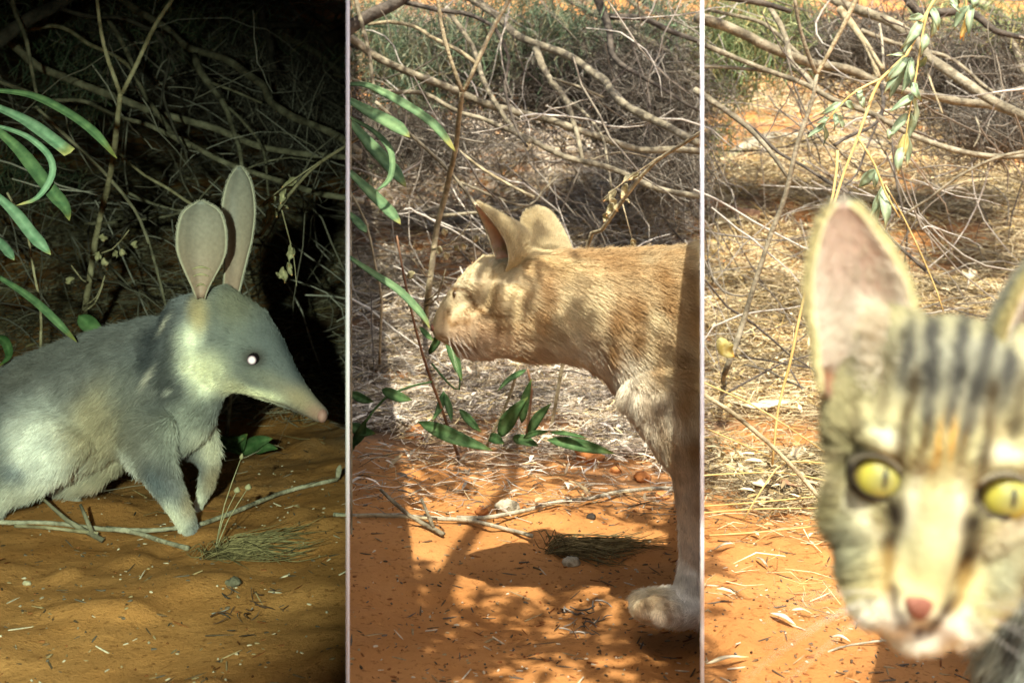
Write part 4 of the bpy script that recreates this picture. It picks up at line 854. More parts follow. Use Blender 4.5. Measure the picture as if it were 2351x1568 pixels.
# ---- bilby
YB = 1.45; sB = YB / F
def B(x, y, d=0.0): return P(x, y, YB + d)
def bs(rows):   # x, y, half-height px, half-width px, depth offset (m)
    return [(*B(x, y, d), a * sB, b * sB) for (x, y, a, b, d) in rows]
bil = empty('bilby', tuple(on_ground(250, 1240)), 'grey long-eared bilby with pointed snout on the sand in the dark bay', 'bilby')
pc = [loft(bs([(-100, 1090, 55, 55, .02), (-50, 1050, 98, 90, .02), (20, 1005, 130, 108, .02), (100, 960, 148, 118, .02), (200, 918, 146, 116, .02), (300, 880, 137, 106, .02), (380, 852, 128, 96, .02), (440, 830, 117, 86, .02), (490, 805, 105, 78, .02)])),
      loft(bs([(455, 790, 118, 84, .015), (505, 780, 128, 86, .012), (560, 805, 103, 78, .01), (605, 843, 75, 58, .008), (648, 882, 50, 40, .006), (688, 915, 33, 27, .004), (716, 936, 25, 22, .003), (736, 951, 21, 19, .002)])),
      loft(bs([(430, 900, 85, 70, .01), (400, 955, 84, 72, .015), (370, 995, 70, 64, .015), (310, 985, 66, 76, .02)])),           # chest
      loft(bs([(340, 980, 66, 42, -.028), (346, 1040, 52, 34, -.034), (372, 1095, 38, 27, -.036), (404, 1150, 28, 22, -.036), (424, 1190, 24, 20, -.036), (434, 1218, 21, 20, -.038)])),   # near foreleg
      loft(bs([(434, 1222, 16, 10, -.050), (446, 1234, 10, 7, -.052)])), loft(bs([(430, 1222, 16, 10, -.040), (440, 1238, 9, 7, -.042)])), loft(bs([(424, 1222, 15, 9, -.030), (430, 1238, 9, 7, -.030)])),   # toes
      loft(bs([(440, 975, 52, 36, .05), (468, 1030, 36, 28, .058), (482, 1072, 24, 21, .060), (474, 1115, 19, 16, .058), (460, 1148, 13, 11, .054), (450, 1174, 9, 8, .052)])),            # far foreleg, raised
      loft(bs([(105, 975, 116, 52, -.030), (75, 1045, 92, 48, -.034), (48, 1095, 54, 38, -.036), (0, 1135, 32, 28, -.036), (-24, 1180, 20, 19, -.036)])),   # near thigh
      loft(bs([(-40, 1195, 20, 18, -.036), (-10, 1215, 15, 16, -.037), (28, 1228, 10, 13, -.037)])),   # near hind foot
      loft(bs([(235, 1030, 56, 40, .05), (195, 1080, 48, 36, .055), (150, 1105, 46, 34, .055), (165, 1140, 20, 18, .055)])),      # far thigh
      loft(bs([(172, 1152, 14, 12, .05), (210, 1176, 13, 12, .048), (250, 1192, 7, 8, .046)]))]     # far hind foot
bme = fuse('body', pc, .0036, 6)
GRY, DRK, CRM, WHT, TAN = (.27, .27, .275), (.085, .09, .10), (.58, .50, .36), (.93, .91, .84), (.40, .33, .24)
BD = [(200, 1010, 190, 90, -15, CRM, .8), (60, 850, 120, 45, -40, (.22, .20, .175), .8), (200, 790, 170, 45, -18, (.25, .24, .225), .85), (330, 930, 80, 110, 10, (.30, .29, .26), .7),
      (240, 960, 60, 110, 15, CRM, .8), (180, 1120, 140, 55, -10, (.64, .57, .43), .9), (150, 880, 90, 40, -25, (.34, .32, .29), .6), (110, 1000, 74, 88, 20, WHT, 1), (130, 1060, 60, 60, 0, WHT, .9), (55, 1125, 80, 55, 0, (.76, .73, .63), .9), (15, 1030, 45, 70, 0, (.36, .37, .36), .8), (72, 1060, 34, 24, 20, (.33, .35, .37), .75),  # pale haunch, its white raised to look blown out by the flash
      *stroke([(385, 705), (362, 750), (350, 800), (345, 850)], 24, DRK, .8), *stroke([(400, 780), (395, 860), (405, 920)], 26, (.13, .13, .13), .75), (352, 862, 8, 30, 30, (.70, .64, .56), .9), (382, 742, 7, 28, 30, (.66, .60, .52), .85), (398, 892, 9, 9, 0, (.66, .62, .55), .8), (375, 920, 30, 20, 0, (.16, .16, .16), .5), (445, 945, 60, 44, -30, (.50, .50, .44), .85), (430, 1000, 55, 50, 0, (.57, .56, .49), .85), (300, 880, 40, 60, 10, (.34, .34, .32), .5),
      (560, 760, 120, 90, 45, (.32, .325, .30), .97), (540, 690, 60, 50, 40, (.33, .31, .24), .85), (640, 790, 70, 45, 52, (.27, .28, .28), .85), *stroke([(648, 760), (680, 830), (705, 880)], 16, (.12, .14, .155), .75),
      *stroke([(455, 740), (440, 800), (455, 860), (500, 895)], 34, (.94, .92, .78), .97), (470, 725, 22, 36, 0, (.66, .55, .36), .8), (490, 840, 50, 46, 25, (.88, .84, .64), .85), (595, 908, 80, 24, 5, (.88, .84, .64), 1), (540, 890, 36, 30, 0, (.76, .70, .51), .75), (606, 858, 50, 22, 12, (.36, .35, .29), .6), (640, 880, 40, 20, 30, (.45, .41, .33), .6),
      (695, 918, 50, 28, 40, (.52, .42, .29), .85), (728, 945, 26, 20, 40, (.52, .35, .27), .85),
      (592, 816, 25, 21, 10, (.10, .08, .07), .85), *stroke([(535, 906), (600, 912), (660, 930), (712, 962)], 3.5, (.22, .17, .13), .7), (455, 700, 22, 34, 0, (.60, .48, .30), .6),
      *stroke([(295, 1030), (330, 1095), (370, 1150)], 26, WHT, .95), *stroke([(372, 1060), (400, 1120)], 20, (.25, .27, .28), .9), (420, 1175, 40, 50, -25, (.90, .87, .74), 1), (402, 1200, 10, 34, -10, (.30, .29, .26), .7), (440, 1225, 26, 18, 0, (.84, .80, .66), .85),
      (475, 1050, 44, 60, 0, (.84, .79, .66), 1), (465, 1130, 26, 45, 15, (.56, .46, .33), .85), (215, 1178, 50, 22, 20, (.68, .53, .41), .95), (0, 1210, 50, 26, 0, (.66, .54, .44), .9)]
def flank(p, Y0): return np.stack([CX + p[:, 0] / Y0 * F, HY + (H - p[:, 2]) / Y0 * F], 1)
v = mco(bme); xy = flank(v, YB); vcol(bme, paint(xy, GRY, BD) ** 1.38 * .8)
link('body', bme, M['hide'], bil)
p, n = sample(bme, 170000); xy = flank(p, YB); X, Yp = xy.T
comb = np.repeat(np.array([[-.78, 0, -.62]]), len(p), 0)
head = 1 / (1 + np.exp(-(X - 455 - (Yp - 800) * .25) / 12)) * (Yp < 985); comb = comb * (1 - head)[:, None] + np.array([-.85, 0, .25]) * head[:, None]
cheek = np.exp(-(((X - 470) / 60) ** 2 + ((Yp - 850) / 70) ** 2)); comb = comb * (1 - cheek)[:, None] + np.array([-.9, 0, -.35]) * cheek[:, None]
legs = 1 / (1 + np.exp(-(Yp - 1060) / 14)) * (X > 260); comb = comb * (1 - legs)[:, None] + np.array([.35, 0, -.95]) * legs[:, None]
L = .0135 * np.ones(len(p)); L = np.where(head > .5, .0075 - .0045 * np.clip((X - 560) / 150, 0, 1), L); L = np.where((legs > .5), .0075, L); L = np.where((Yp > 1150), .006, L)
L = np.where((X > 716) | ((Yp > 1160) & (X < 270)), .0012, L); L *= rng.uniform(.6, 1.25, len(p)); L = np.where((Yp > 1040) & (Yp < 1150) & (X < 300), L * 1.25, L)
keep = ~((np.hypot(X - 591, Yp - 815) < 13) & (p[:, 1] < YB)); keep &= X < 728
pts = strands(p, n, comb, L, np.where(head > .5, .22, .30), .28)
col = 1.08 * paint(flank(pts[:, 2], YB), GRY, BD) ** 1.38 * (1 + .55 * (noise(p * np.array([160, 160, 90]), 73) - .5) + rng.normal(0, .10, len(p)))[:, None]
def ear_cols(inner, outer, rimc):
    def f(inside, v, t):
        c = np.where(inside[:, None] > .5, np.array(inner)[None], np.array(outer)[None]); e = np.clip((np.abs(v) - .82) / .18, 0, 1)[:, None] * .8
        return c * (1 - e) + np.array(rimc) * e
    return f
K0, Y0_ = .3422, 342.3
def bear(inside, v, t):
    i = inside[:, None] > .5; t = t[:, None]; v = v[:, None]
    c = np.where(t < .45, np.array([.50, .33, .25]) * (1 - t / .45) + np.array([.37, .29, .22]) * t / .45, np.array([.37, .29, .22]) * (1 - (t - .45) / .55) + np.array([.27, .255, .22]) * (t - .45) / .55)
    c = c * (1 - .30 * np.exp(-((v + .45) / .25) ** 2)); c = np.where(i, c, np.array([.36, .33, .27])); e = np.clip((np.abs(v) - .9) / .1, 0, 1) * .7
    return c * (1 - e) + np.array([.52, .47, .34]) * e
eo1, f1 = ear_shell('ear', [P(K0 * x, Y0_ + K0 * y, YB + d) for x, y, d in [(1345, 1010, -.02), (1342, 940, -.024), (1342, 850, -.03), (1347, 720, -.034), (1350, 600, -.036), (1350, 480, -.036), (1348, 410, -.036), (1346, 352, -.036)]],
    np.array([22, 48, 92, 148, 158, 140, 102, 12]) * K0 * sB, np.array([30, 52, 74, 84, 78, 60, 36, 4]) * K0 * sB, (.1, -1, .12), bil, bear)
eo2, f2 = ear_shell('ear', [P(K0 * x, Y0_ + K0 * y, YB + d) for x, y, d in [(1545, 960, .02), (1562, 830, .03), (1580, 700, .036), (1590, 600, .04), (1588, 450, .044), (1595, 300, .046), (1602, 190, .046), (1605, 120, .046)]],
    np.array([55, 68, 82, 100, 122, 108, 68, 10]) * K0 * sB, np.array([40, 60, 76, 84, 84, 66, 40, 4]) * K0 * sB, (-.25, -1, .1), bil, bear)
# folds in the cup of the near ear
for i, (y, w) in enumerate(((790, 60), (838, 50), (905, 32))):
    tube('ear_fold', [(*P(K0 * (1348 + dx * w), Y0_ + K0 * (y + 14 * (1 - dx * dx) * -1 + 16), YB - .0290 + .0105 * (1 - .55 * dx * dx)), .0016 * (1 - .7 * abs(dx))) for dx in (-1, -.5, 0, .5, 1)], M['leaf_dry'], eo1, step=.003, k=6, knob=0)
allp, allc, allr = [pts[keep]], [col[keep]], [np.full(keep.sum(), .00030)]
for (ep, en, et, av, at, raw) in (f1, f2):
    q = rng.choice(len(ep), 16000, replace=False); rim = av[q] > .86
    d = et[q] * .9 + en[q] * .35 + rng.normal(0, .18, (len(q), 3)); d /= np.linalg.norm(d, axis=1)[:, None]
    L = rng.uniform(.0015, .0035, len(q)); s_ = ep[q][:, None] + d[:, None] * (np.linspace(0, 1, 4)[None] * L[:, None])[..., None]
    allp.append(s_); allc.append(np.array([.42, .38, .30]) * rng.uniform(.8, 1.2, (len(q), 1))); allr.append(np.full(len(q), .00016))
fur_object('fur', bil, np.concatenate(allp), np.concatenate(allr), np.concatenate(allc), M['fur'])
ey = eyeball('eye', B(591, 815, -.022) - np.array([0, .0, 0]), 15 * sB, bil, M['eye_dark'])
# put the eye on the skin surface facing the camera
k_ = np.argmin(np.hypot(*(flank(v, YB) - (591, 815)).T) + (v[:, 1] > YB) * 1e6); ey.location = Vector(v[k_]) + Vector((0, .0035, 0))
bm = bmesh.new(); bmesh.ops.create_circle(bm, cap_ends=True, segments=24, radius=10.5 * sB); me = bpy.data.meshes.new('painted_eyeshine'); bm.to_mesh(me); bm.free()
tp = link('painted_eyeshine', me, M['eye_shine'], ey, False); tp.matrix_parent_inverse = Matrix(); tp.location = (-.0002, -15 * sB - .0001, -.0010); tp.rotation_euler = (math.radians(90), 0, 0)  # flash glow of the eye painted as a pale disc before the eyeball
V, Q, cp = ball(B(740, 954, -.002), np.array([12, 17, 16]) * sB); nz = bpy.data.meshes.new('nose'); nz.from_pydata(V.tolist(), [], [tuple(map(int, f)) for f in Q] + [tuple(map(int, c)) for c in cp]); link('nose', nz, M['nose_pink'], bil)
for (x, y, d) in ((445, 1176, .057), (452, 1176, .062), (459, 1172, .066)): tube('claw', [(*B(x, y - 6, d), .0018), (*B(x - 2, y + 6, d), .0014), (*B(x - 4, y + 14, d), .0004)], M['claw'], bil, step=.003, k=6, knob=0)
whiskers(bil, [B(690 - 7 * i, 925 + (i % 3) * 6, -.016) for i in range(10)] + [B(555 + 4 * i, 880 + 3 * i, -.036) for i in range(4)], [(-.5 + .1 * (i % 4), -.5, -.75 + .06 * i) for i in range(10)] + [(-1, -.3, -.2 - .2 * i) for i in range(4)], list(rng.uniform(.02, .045, 14)), .00012, (.14, .11, .08))

# ---- ginger cat
YG = 1.13; sG = YG / F
def Gp(x, y, d=0.0): return P(x, y, YG + d)
def gs(rows): return [(*Gp(x, y, d), a * sG, b * sG) for (x, y, a, b, d) in rows]
gin = empty('ginger_cat', tuple(on_ground(1560, 1440)), 'pale ginger striped cat stepping in from the right, head lowered forward', 'cat')
pc = [loft(gs([(1108, 704, 56, 56, 0), (1135, 702, 108, 104, 0), (1185, 700, 128, 118, 0), (1240, 700, 120, 105, 0)])),     # skull
      loft(gs([(1018, 761, 25, 30, 0), (1040, 759, 45, 46, 0), (1068, 750, 64, 62, 0), (1110, 745, 76, 80, 0)])),               # muzzle
      loft(gs([(1008, 752, 19, 23, 0), (1019, 728, 23, 27, 0), (1048, 690, 28, 34, 0), (1088, 660, 42, 56, 0), (1125, 640, 52, 66, 0)])),               # nose bridge and brow
      loft(gs([(1056, 802, 17, 26, 0), (1085, 804, 22, 36, 0), (1115, 793, 34, 50, 0)])),                                         # chin
      loft(gs([(1120, 760, 60, 40, -.022), (1180, 755, 66, 40, -.024)])),                                                           # near cheek
      loft(gs([(1200, 705, 122, 104, .0), (1280, 702, 122, 100, .0), (1350, 706, 130, 108, .0), (1420, 718, 148, 120, .0), (1500, 746, 190, 140, 0), (1580, 778, 238, 150, 0), (1660, 798, 266, 155, 0), (1740, 810, 270, 155, 0)])),
      loft(gs([(1560, 880, 140, 90, -.03), (1590, 980, 105, 75, -.035), (1608, 1080, 62, 50, -.035), (1612, 1180, 52, 44, -.035), (1612, 1290, 50, 42, -.035), (1606, 1350, 54, 44, -.035)])),
      loft(gs([(1620, 1388, 42, 52, -.036), (1560, 1395, 44, 56, -.038), (1510, 1392, 40, 54, -.04), (1482, 1388, 34, 48, -.042)])),   # paw
      loft(gs([(1520, 1398, 30, 20, -.066), (1490, 1396, 27, 19, -.068), (1470, 1396, 22, 17, -.068)])), loft(gs([(1545, 1408, 28, 18, -.074), (1520, 1410, 26, 18, -.078)])),
      loft(gs([(1470, 1378, 26, 18, -.040), (1466, 1384, 24, 17, -.040)])), loft(gs([(1480, 1378, 24, 16, -.022), (1474, 1384, 22, 15, -.022)])),
      loft(gs([(1600, 900, 130, 80, .05), (1660, 1050, 70, 50, .05), (1680, 1300, 50, 40, .05)]))]
gme = fuse('body', pc, .0030, 6)
# the cat's body is cut off at the added divider board
dv = np.array([(1607.9 - CX) / F, 1.0, 0.0]); pn = np.array([1.0, -(1607.9 - CX) / F, 0.0]); pn /= np.linalg.norm(pn)
bm = bmesh.new(); bm.from_mesh(gme)
r_ = bmesh.ops.bisect_plane(bm, geom=bm.verts[:] + bm.edges[:] + bm.faces[:], plane_co=(0, 0, 0), plane_no=tuple(pn), clear_outer=True)
bmesh.ops.holes_fill(bm, edges=[e_ for e_ in bm.edges if e_.is_boundary], sides=0); bm.to_mesh(gme); bm.free()
STR, ORG, PAL_, CRW = (.69, .58, .345), (.40, .23, .08), (.68, .59, .38), (.76, .71, .58)
GD = [(1090, 765, 60, 50, 0, (.62, .48, .33), .7), (1100, 770, 90, 40, 10, (.74, .58, .40), .8), (1060, 795, 60, 30, 15, (.78, .66, .52), .9), (1230, 800, 150, 40, 8, (.76, .66, .46), .8), (1400, 840, 90, 60, 40, (.84, .77, .60), .85), (1480, 940, 70, 100, -25, (.82, .75, .58), .8),
      (1590, 1150, 70, 160, 0, (.84, .80, .68), .9), (1590, 1300, 70, 120, 0, (.84, .83, .76), .95), (1530, 1395, 110, 70, 0, (.88, .88, .84), .95), (1500, 1385, 25, 25, 0, (.74, .68, .46), .5),
      (1080, 640, 60, 36, -30, PAL_, .6), (1180, 690, 40, 50, 0, (.72, .57, .30), .5), (1260, 600, 90, 26, 10, (.68, .52, .24), .6)]
for pts, w, s in [([(1034, 661), (1056, 660), (1077, 664)], 5, .7), ([(1077, 664), (1083, 680), (1096, 702), (1121, 713), (1162, 715)], 6, .65), ([(1031, 700), (1029, 728), (1038, 743), (1059, 731), (1088, 733)], 6, .6), ([(1042, 662), (1044, 684)], 4.5, .9), ([(1008, 766), (1034, 779), (1058, 800)], 3.5, .6), ([(1068, 788), (1072, 786)], 4, .5), ([(1079, 783), (1083, 781)], 4, .5), ([(1110, 750), (1165, 740)], 13, .35), ([(1140, 790), (1150, 740)], 12, .3),
                  ([(1250, 640), (1255, 690), (1240, 740)], 14, .55), ([(1290, 600), (1270, 650), (1250, 690)], 14, .4), ([(1330, 610), (1330, 680)], 20, .3), ([(1415, 690), (1405, 760), (1395, 830)], 13, .8), ([(1450, 670), (1455, 740), (1445, 800)], 13, .7), ([(1370, 740), (1360, 800)], 13, .45),
                  ([(1395, 590), (1420, 620), (1470, 610)], 16, .4), ([(1500, 600), (1525, 660), (1530, 720)], 15, .6), ([(1560, 600), (1570, 680), (1565, 760)], 14, .55), ([(1500, 740), (1505, 800), (1490, 860)], 16, .5), ([(1550, 790), (1555, 860), (1540, 930)], 16, .55), ([(1595, 700), (1600, 800)], 14, .5),
                  ([(1470, 880), (1500, 960), (1520, 1000)], 14, .4), ([(1560, 960), (1575, 1040)], 18, .5), ([(1590, 1100), (1600, 1160)], 22, .4), ([(1300, 575), (1400, 585), (1500, 575), (1600, 555)], 12, .45), ([(1215, 640), (1210, 700)], 10, .4), ([(1260, 760), (1300, 770)], 14, .3)]:
    GD += stroke(pts, w * (1.1 if pts[0][0] < 1200 else 1.5), (.15, .075, .025) if pts[0][0] < 1200 else (.31, .18, .065), min(.98, s * 1.4))
def gcol(p):
    xy = flank(p, YG); w = np.stack([(noise(p * 60, 80) - .5) * 22, (noise(p * 60, 81) - .5) * 22], 1) * np.clip((xy[:, :1] - 1150) / 60, .25, 1)
    c = paint(xy + w, STR, GD); t = np.clip((noise(p * np.array([40, 40, 22]), 82) - .52) * 4, 0, .40)[:, None]; c = c * (1 - t) + np.array(ORG) * 1.15 * t * (xy[:, :1] * 0 + 1)
    return c
v = mco(gme); vcol(gme, gcol(v) * .85); link('body', gme, M['hide'], gin)
p, n = sample(gme, 230000); ok = (n @ pn < .97); p, n = p[ok], n[ok]; xy = flank(p, YG); X, Yp = xy.T
comb = np.repeat(np.array([[.86, 0, -.5]]), len(p), 0)
face = (X < 1190); comb = np.where(face[:, None], np.array([.9, 0, .12 - .3]), comb); comb = np.where((face & (Yp < 640))[:, None], np.array([.75, 0, .6]), comb)
chest = (Yp > 860); comb = np.where(chest[:, None], np.array([.25, 0, -.95]), comb); comb = np.where((Yp > 1345)[:, None], np.array([-.6, 0, -.35]), comb)
L = np.where(face, .0065, .0125); L = np.where(X < 1060, .0050, L); L = np.where(X < 1010, .0025, L); L = np.where(Yp > 1050, .0075, L); L = np.where(Yp > 1330, .0055, L); L = L * rng.uniform(.6, 1.3, len(p))
pts = strands(p, n, comb, L, np.where(face, .16, .24), .24)
col = gcol(pts[:, 2]) * (1 + .42 * (noise(p * np.array([220, 220, 140]), 83) - .5) + rng.normal(0, .10, len(p)))[:, None]
keep = (pts @ pn).max(1) < -.0002; keep &= (X > 988) & (np.hypot((X - 1041) * 1.6, Yp - 675) > 7)
allp, allc, allr = [pts[keep]], [col[keep]], [np.full(keep.sum(), .00026)]
eg1, f1 = ear_shell('ear', [Gp(x, y, d) for x, y, d in [(1140, 612, -.034), (1136, 590, -.038), (1130, 558, -.04), (1121, 529, -.042), (1109, 501, -.044), (1099, 483, -.045), (1092, 470, -.045)]], np.array([28, 44, 46, 36, 22, 10, 1]) * sG, np.array([54, 82, 78, 47, 22, 8, 1]) * sG, (-.92, -.39, .0), gin,
    ear_cols((.72, .52, .42), (.70, .62, .40), (.82, .74, .54)))
eg2, f2 = ear_shell('ear', [Gp(x, y, d) for x, y, d in [(1262, 620, .03), (1255, 580, .034), (1243, 540, .04), (1232, 512, .042), (1224, 495, .043), (1220, 482, .043)]], np.array([66, 60, 50, 40, 28, 8]) * sG, np.array([30, 34, 30, 22, 12, 2]) * sG, (-.55, .8, .1), gin,
    ear_cols((.72, .52, .42), (.70, .62, .40), (.82, .74, .54)))
for (ep, en, et, av, at, raw) in (f1, f2):
    q = rng.choice(len(ep), 22000, replace=False)
    d = et[q] * .8 + en[q] * .4 + rng.normal(0, .2, (len(q), 3)); d /= np.linalg.norm(d, axis=1)[:, None]
    L = rng.uniform(.002, .005, len(q)); s_ = ep[q][:, None] + d[:, None] * (np.linspace(0, 1, 4)[None] * L[:, None])[..., None]
    allp.append(s_); allc.append(np.array([.68, .58, .35]) * rng.uniform(.8, 1.2, (len(q), 1))); allr.append(np.full(len(q), .0002))
fur_object('fur', gin, np.concatenate(allp), np.concatenate(allr), np.concatenate(allc), M['fur'])
m, N_, L_, b_ = mat('amber_eye', .08, .5); b_.inputs['Base Color'].default_value = (.05, .03, .012, 1); M['eye_amber'] = m
eg = eyeball('eye', Gp(1047, 690, -.020), 9 * sG, gin, M['eye_amber']); k_ = np.argmin(np.hypot(*(flank(v, YG) - (1041, 675)).T) + (v[:, 1] > YG - .006) * 1e6); eg.location = Vector(v[k_]) + Vector((.001, .0018, 0)); eg.scale = (.7, .9, 1.2)
V, Q, cp = ball(Gp(996, 752, 0), np.array([8, 17, 10]) * sG); nz = bpy.data.meshes.new('nose'); nz.from_pydata(V.tolist(), [], [tuple(map(int, f)) for f in Q] + [tuple(map(int, c)) for c in cp]); link('nose', nz, M['nose_red'], gin)
whiskers(gin, [Gp(1030 + 9 * (i % 4), 772 + 7 * (i // 4), -.022) for i in range(12)], [(.25 + .1 * (i % 4), -.45, -.8 + .05 * i) for i in range(12)], list(rng.uniform(.02, .045, 12)), .00007, (.75, .68, .55))

# ---- tabby, close to the camera
YT = .40; sT = YT / F
tab = empty('tabby_cat', (.23, .62, 0), 'grey-brown tabby with yellow eyes peering close into the camera', 'cat')
roll = math.radians(8.5); cr, sr = math.cos(roll), math.sin(roll); OT = P(2156, 1114, YT)
def T(u, v_, w):
    """head coordinates in px: u right, v down, w towards the camera -> world"""
    x, y = u * cr - v_ * sr, u * sr + v_ * cr
    return P(2156 + x, 1114 + y, YT - w * sT)
RT = np.array([[cr, 0, sr], [0, 1, 0], [-sr, 0, cr]])
def tb(u, v_, w, ru, rv, rw): return ball(T(u, v_, w), np.array([ru, rw, rv]) * sT, RT)
pc = [tb(0, -130, -190, 212, 278, 250), tb(0, 0, -90, 238, 205, 180), tb(0, -190, -120, 195, 200, 190)]
for s_ in (-1, 1):
    pc += [tb(s_ * 150, 80, -90, 98, 140, 130), tb(s_ * 74, 280, 26, 84, 72, 74), tb(s_ * 112, 200, -40, 88, 110, 100), tb(s_ * 175, -120, -115, 105, 150, 110), tb(s_ * 122, -84, 6, 84, 44, 70), tb(s_ * 125, -275, -130, 110, 120, 110)]
pc += [tb(0, 348, 0, 82, 48, 66), tb(0, 270, 62, 52, 52, 52), tb(0, 150, 30, 66, 150, 78), tb(0, 30, 20, 74, 110, 85), tb(0, -80, 20, 120, 90, 90), tb(0, 220, -60, 115, 110, 120)]
def tl(rows): return loft([(*T(u, v_, w), a * sT, b * sT) for (u, v_, w, a, b) in rows])
pc += [loft([(.146, .425, .325, .030, .028), (.168, .46, .318, .031, .031), (.195, .505, .305, .034, .034), (.225, .58, .285, .042, .042), (.27, .68, .25, .058, .058), (.33, .82, .21, .066, .065), (.40, 1.0, .20, .07, .07)]),
       loft([(.275, .62, .25, .045, .036), (.258, .59, .20, .036, .031), (.243, .565, .13, .027, .025), (.236, .555, .06, .022, .022), (.234, .55, .02, .022, .024)]),
       loft([(.234, .545, .014, .016, .022), (.222, .52, .012, .013, .022)]),
       loft([(.32, .68, .22, .045, .035), (.33, .68, .13, .026, .024), (.33, .67, .02, .022, .024)]),
       loft([(.42, 1.05, .22, .018, .018), (.46, 1.13, .20, .015, .015), (.50, 1.22, .13, .014, .014), (.53, 1.30, .10, .012, .012)]),
       loft([(.40, 1.0, .20, .06, .045), (.42, 1.05, .10, .03, .03), (.42, 1.02, .015, .024, .03)])]
tme = fuse('body', pc, .0022, 7)
def head_uv(p):
    x = CX + p[:, 0] / p[:, 1] * F - 2156; y = HY + (H - p[:, 2]) / p[:, 1] * F - 1114
    return np.stack([x * cr + y * sr, -x * sr + y * cr], 1), (YT - p[:, 1]) / sT
BRN, BLK, YEL, WH, OCH, GRN = (.50, .47, .26), (.075, .075, .065), (.70, .66, .36), (.78, .77, .56), (.55, .34, .08), (.34, .38, .30)
WH = (.70, .70, .50); TRC = (.035, .028, .02)
TD = [(0, -270, 260, 120, 0, (.30, .31, .25), .85), (-210, -120, 70, 150, 10, (.50, .48, .28), .8), (210, -120, 70, 150, -10, (.50, .48, .28), .8), (0, 60, 80, 170, 0, (.60, .59, .36), .95), (0, -60, 70, 90, 0, (.56, .52, .28), .8)]
for s_ in (-1, 1):
    TD += [(s_ * 130, -92, 58, 26, s_ * -8, (.66, .67, .47), .95), (s_ * 170, 95, 90, 24, s_ * -42, (.72, .70, .50), .9), (s_ * 205, 60, 26, 60, 0, (.55, .53, .36), .7), (s_ * 190, 170, 60, 80, 0, (.47, .49, .34), .9), (s_ * 100, 215, 26, 80, 0, (.58, .50, .24), .6), (s_ * 136, 262, 46, 36, 0, (.55, .51, .28), .8),
           (s_ * 74, 330, 90, 52, 0, (.86, .86, .72), 1), (s_ * 72, 292, 30, 26, 0, (.70, .67, .50), .8), (s_ * 56, 50, 17, 90, s_ * -6, (.74, .74, .54), .85)]
    TD += stroke([(s_ * 86, 48), (s_ * 90, 110), (s_ * 92, 180)], 27, TRC, 1) + stroke([(s_ * 92, 160), (s_ * 84, 230), (s_ * 66, 278)], 20, (.24, .16, .05), .9) + stroke([(s_ * 66, 236), (s_ * 58, 285), (s_ * 16, 336)], 13, (.07, .05, .035), .95)
    TD += stroke([(s_ * 94, -35), (s_ * 100, -110), (s_ * 92, -200), (s_ * 84, -260)], 17, (.09, .065, .03), .9) + stroke([(s_ * 40, -90), (s_ * 48, -190), (s_ * 62, -300), (s_ * 72, -390)], 20, BLK, .95) + stroke([(s_ * 50, -30), (s_ * 44, -130)], 8, (.20, .13, .04), .85)
    TD += stroke([(s_ * 150, -130), (s_ * 162, -210), (s_ * 150, -290)], 20, (.13, .11, .06), .75) + stroke([(s_ * 195, -50), (s_ * 222, -160)], 18, (.19, .16, .08), .7) + stroke([(s_ * 120, -220), (s_ * 116, -350)], 18, (.06, .06, .055), .85) + stroke([(s_ * 205, -22), (s_ * 262, -34)], 12, (.16, .11, .05), .85) + stroke([(s_ * 200, 110), (s_ * 250, 80)], 12, (.16, .13, .07), .6)
    TD += [(s_ * 146, 4, 62, 54, s_ * -20, TRC, 1)]
TD += stroke([(2, -120), (4, -210), (6, -300), (4, -400)], 20, BLK, .95) + stroke([(-16, -30), (-10, -130)], 9, OCH, .9) + stroke([(18, -50), (16, -140)], 9, OCH, .85) + [(0, 395, 90, 30, 0, (.78, .78, .66), .95), (0, 225, 40, 60, 0, (.60, .55, .29), .85)] + stroke([(0, 318), (0, 352)], 9, (.08, .05, .045), .95)
def tcol(p):
    uv, w = head_uv(p); wob = np.stack([(noise(p * 200, 90) - .5) * 14, (noise(p * 160, 91) - .5) * 34], 1)
    c = paint(uv + wob, BRN, TD)
    body = 1 / (1 + np.exp(-((p[:, 1] - (YT + .09)) / .006))); low = 1 / (1 + np.exp((p[:, 2] - .248) / .003)); body = np.maximum(body, low)[:, None]
    bc = np.repeat(np.array([[.50, .54, .42]]), len(p), 0); st = np.clip((noise(p * np.array([60, 30, 35]), 92) - .56) * 6, 0, .8)[:, None]
    bc = bc * (1 - st) + np.array([.10, .10, .085]) * st
    return c * (1 - body) + bc * body
v = mco(tme); uv, w = head_uv(v); EYE = [(-146, -3), (146, -3)]
def eye_r(U, V, a, b):
    "1.0 on the rim of the almond opening"
    x, y = U - a, V - b; t_ = math.radians(18) * np.sign(a); x, y = x * math.cos(t_) - y * math.sin(t_), x * math.sin(t_) + y * math.cos(t_)
    return ((np.abs(x) / 57) ** 1.9 + (np.abs(y) / np.where(y < 0, 38, 50)) ** 1.9) ** (1 / 1.9)
EW = []
for (a, b) in EYE:
    d2 = np.hypot(uv[:, 0] - a, uv[:, 1] - b) + (w < -150) * 999; EW.append(np.sort(w[d2 < 70])[-30:].mean())
skin_uv, skin_w = uv.copy(), w.copy()
for (a, b) in EYE:
    er = eye_r(uv[:, 0], uv[:, 1], a, b); v[:, 1] += np.where((w > -160) & (v[:, 1] < YT + .05), 46 * sT * np.clip((1.16 - er) / .16, 0, 1), 0)
tme.vertices.foreach_set('co', v.astype(np.float32).ravel()); tme.update()
vcol(tme, tcol(v) ** 1.2 * .85); link('body', tme, M['hide'], tab)
